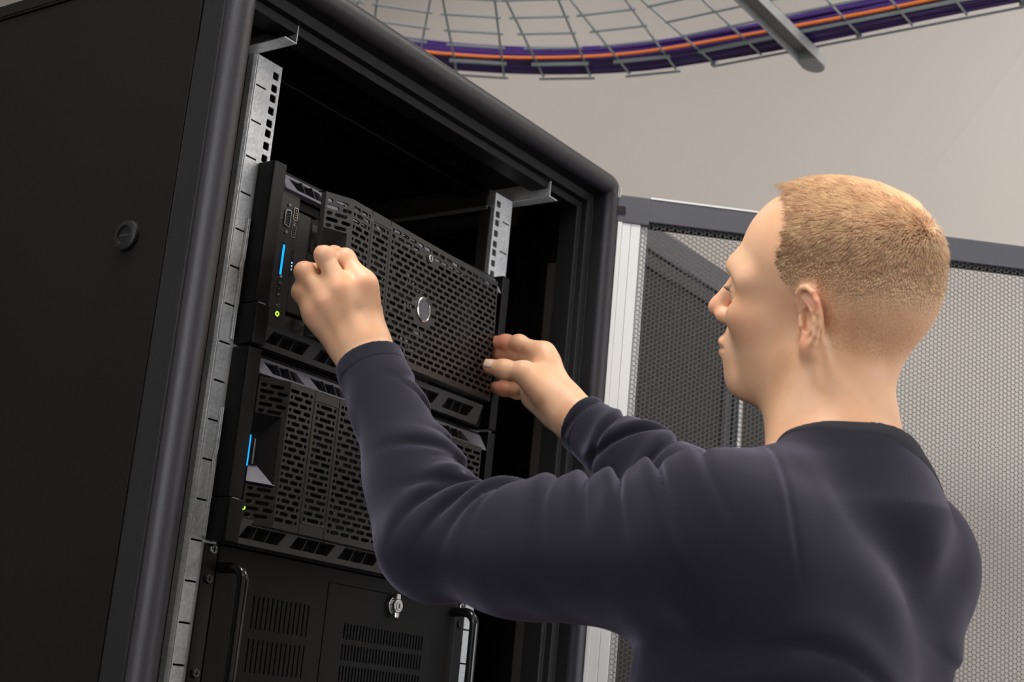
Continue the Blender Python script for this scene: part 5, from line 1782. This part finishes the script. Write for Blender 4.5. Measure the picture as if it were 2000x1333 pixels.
SV, SF = surface(shirt_p, A3(-0.45, -0.88, -1.03), A3(0.45, 0.0, -0.20), 0.0027, 22)
SV = relax(SV, SF, 2, 0.4)
shirt = fast_mesh('long_sleeved_top', SV, SF, M['shirt'], man, True)
shirt['label'] = 'dark navy long-sleeved crew-neck top with creases at elbow and shoulder'
# cuffs hems and collar: narrow bands just proud of the cloth
def clip_band(prims, off, extra, lo, hi, hh, name, m, rx=1):
    class Off:
        def __init__(s): s.kind='x'; s.op='u'; s.k=0.001; s.R=99; s.c=A3(0,0,0)
        def d(s, p): return evals(prims, p) - off
    pr = [Off()] + extra
    a, b = surface(pr, lo, hi, hh, 16)
    a = relax(a, b, rx, 0.4)
    return fast_mesh(name, a, b, m, man, True)
base_sleeve = [q_ for q_ in shirt_p if q_.op in 'ud']
for W_, E_, t, nm_ in ((Lw, Le, 0.006, 'cuff'), (Rw, Re, 0.022, 'cuff')):
    u = unit(W_ - E_)
    ce = W_ - u * t
    near = [q_ for q_ in base_sleeve if q_.R > 9 or np.linalg.norm(q_.c - ce) < q_.R + 0.06]
    ex_ = [Prim('plane', 'cut', 0.002, c=ce + u * 0.001, n=u), Prim('plane', 'cut', 0.002, c=ce - u * 0.020, n=-u), cap(W_ - u * 0.07, W_ + u * 0.05, 0.0300, 0.0300, 0.002, 's')]
    clip_band(near, 0.0005, ex_, ce - 0.06, ce + 0.06, 0.002, 'cuff', M['shirt'])
near = [q_ for q_ in base_sleeve if q_.R > 9 or np.linalg.norm(q_.c - NB) < q_.R + 0.10]
ex_ = [cap(NKa, NKb, 0.0698, 0.0843, 0.003, 's')]
class Keep:
    def __init__(s): s.kind='x'; s.op='cut'; s.k=0.002; s.R=99; s.c=A3(0,0,0)
    def d(s, p): return cap(NKa, NKb, 0.0775, 0.0920).d(p)
ex_.append(Keep())
clip_band(near, 0.0016, ex_, NB - 0.12, NB + A3(0.12, 0.12, 0.12), 0.0014, 'collar', M['collar'], 3)

# ------------------------------------------------------------------ trousers and shoes (below the picture)
tr = [ell(A3(-0.055, -0.605, -0.985), (0.163, 0.120, 0.11), None, 0.04), cap(A3(-0.055, -0.605, -0.95), A3(-0.055, -0.605, -0.98), 0.150, 0.155, 0.03, n=(0, 1, 0), f=0.70)]
for sg in (-1, 1):
    hp = A3(-0.055 + sg * 0.090, -0.605, -1.02); kn = A3(-0.055 + sg * 0.105, -0.585, -1.42); an = A3(-0.055 + sg * 0.115, -0.625, -1.80)
    tr += [cap(hp, kn, 0.092, 0.064, 0.03), cap(kn, an, 0.062, 0.052, 0.03)]
tr.append(Prim('plane', 'cut', 0.002, c=A3(0, 0, -0.955), n=A3(0, 0, 1)))
tr.append(Prim('plane', 'cut', 0.002, c=A3(0, 0, -1.845), n=A3(0, 0, -1)))
a, b = surface(tr, A3(-0.3, -0.9, -1.95), A3(0.3, -0.4, -0.85), 0.009, 14)
fast_mesh('trousers', a, b, M['trousers'], man, True)
for sg in (-1, 1):
    x = -0.055 + sg * 0.118
    s_ = [cap(A3(x, -0.66, -1.85), A3(x + sg * 0.012, -0.505, -1.868), 0.042, 0.036, 0.02), cap(A3(x, -0.635, -1.80), A3(x, -0.64, -1.85), 0.045, 0.045, 0.03), Prim('plane', 'cut', 0.002, c=A3(0, 0, -1.8995), n=A3(0, 0, -1))]
    a, b = surface(s_, A3(x - 0.1, -0.76, -1.92), A3(x + 0.1, -0.41, -1.72), 0.005, 14)
    fast_mesh('shoe', a, b, M['shoe'], man, True)
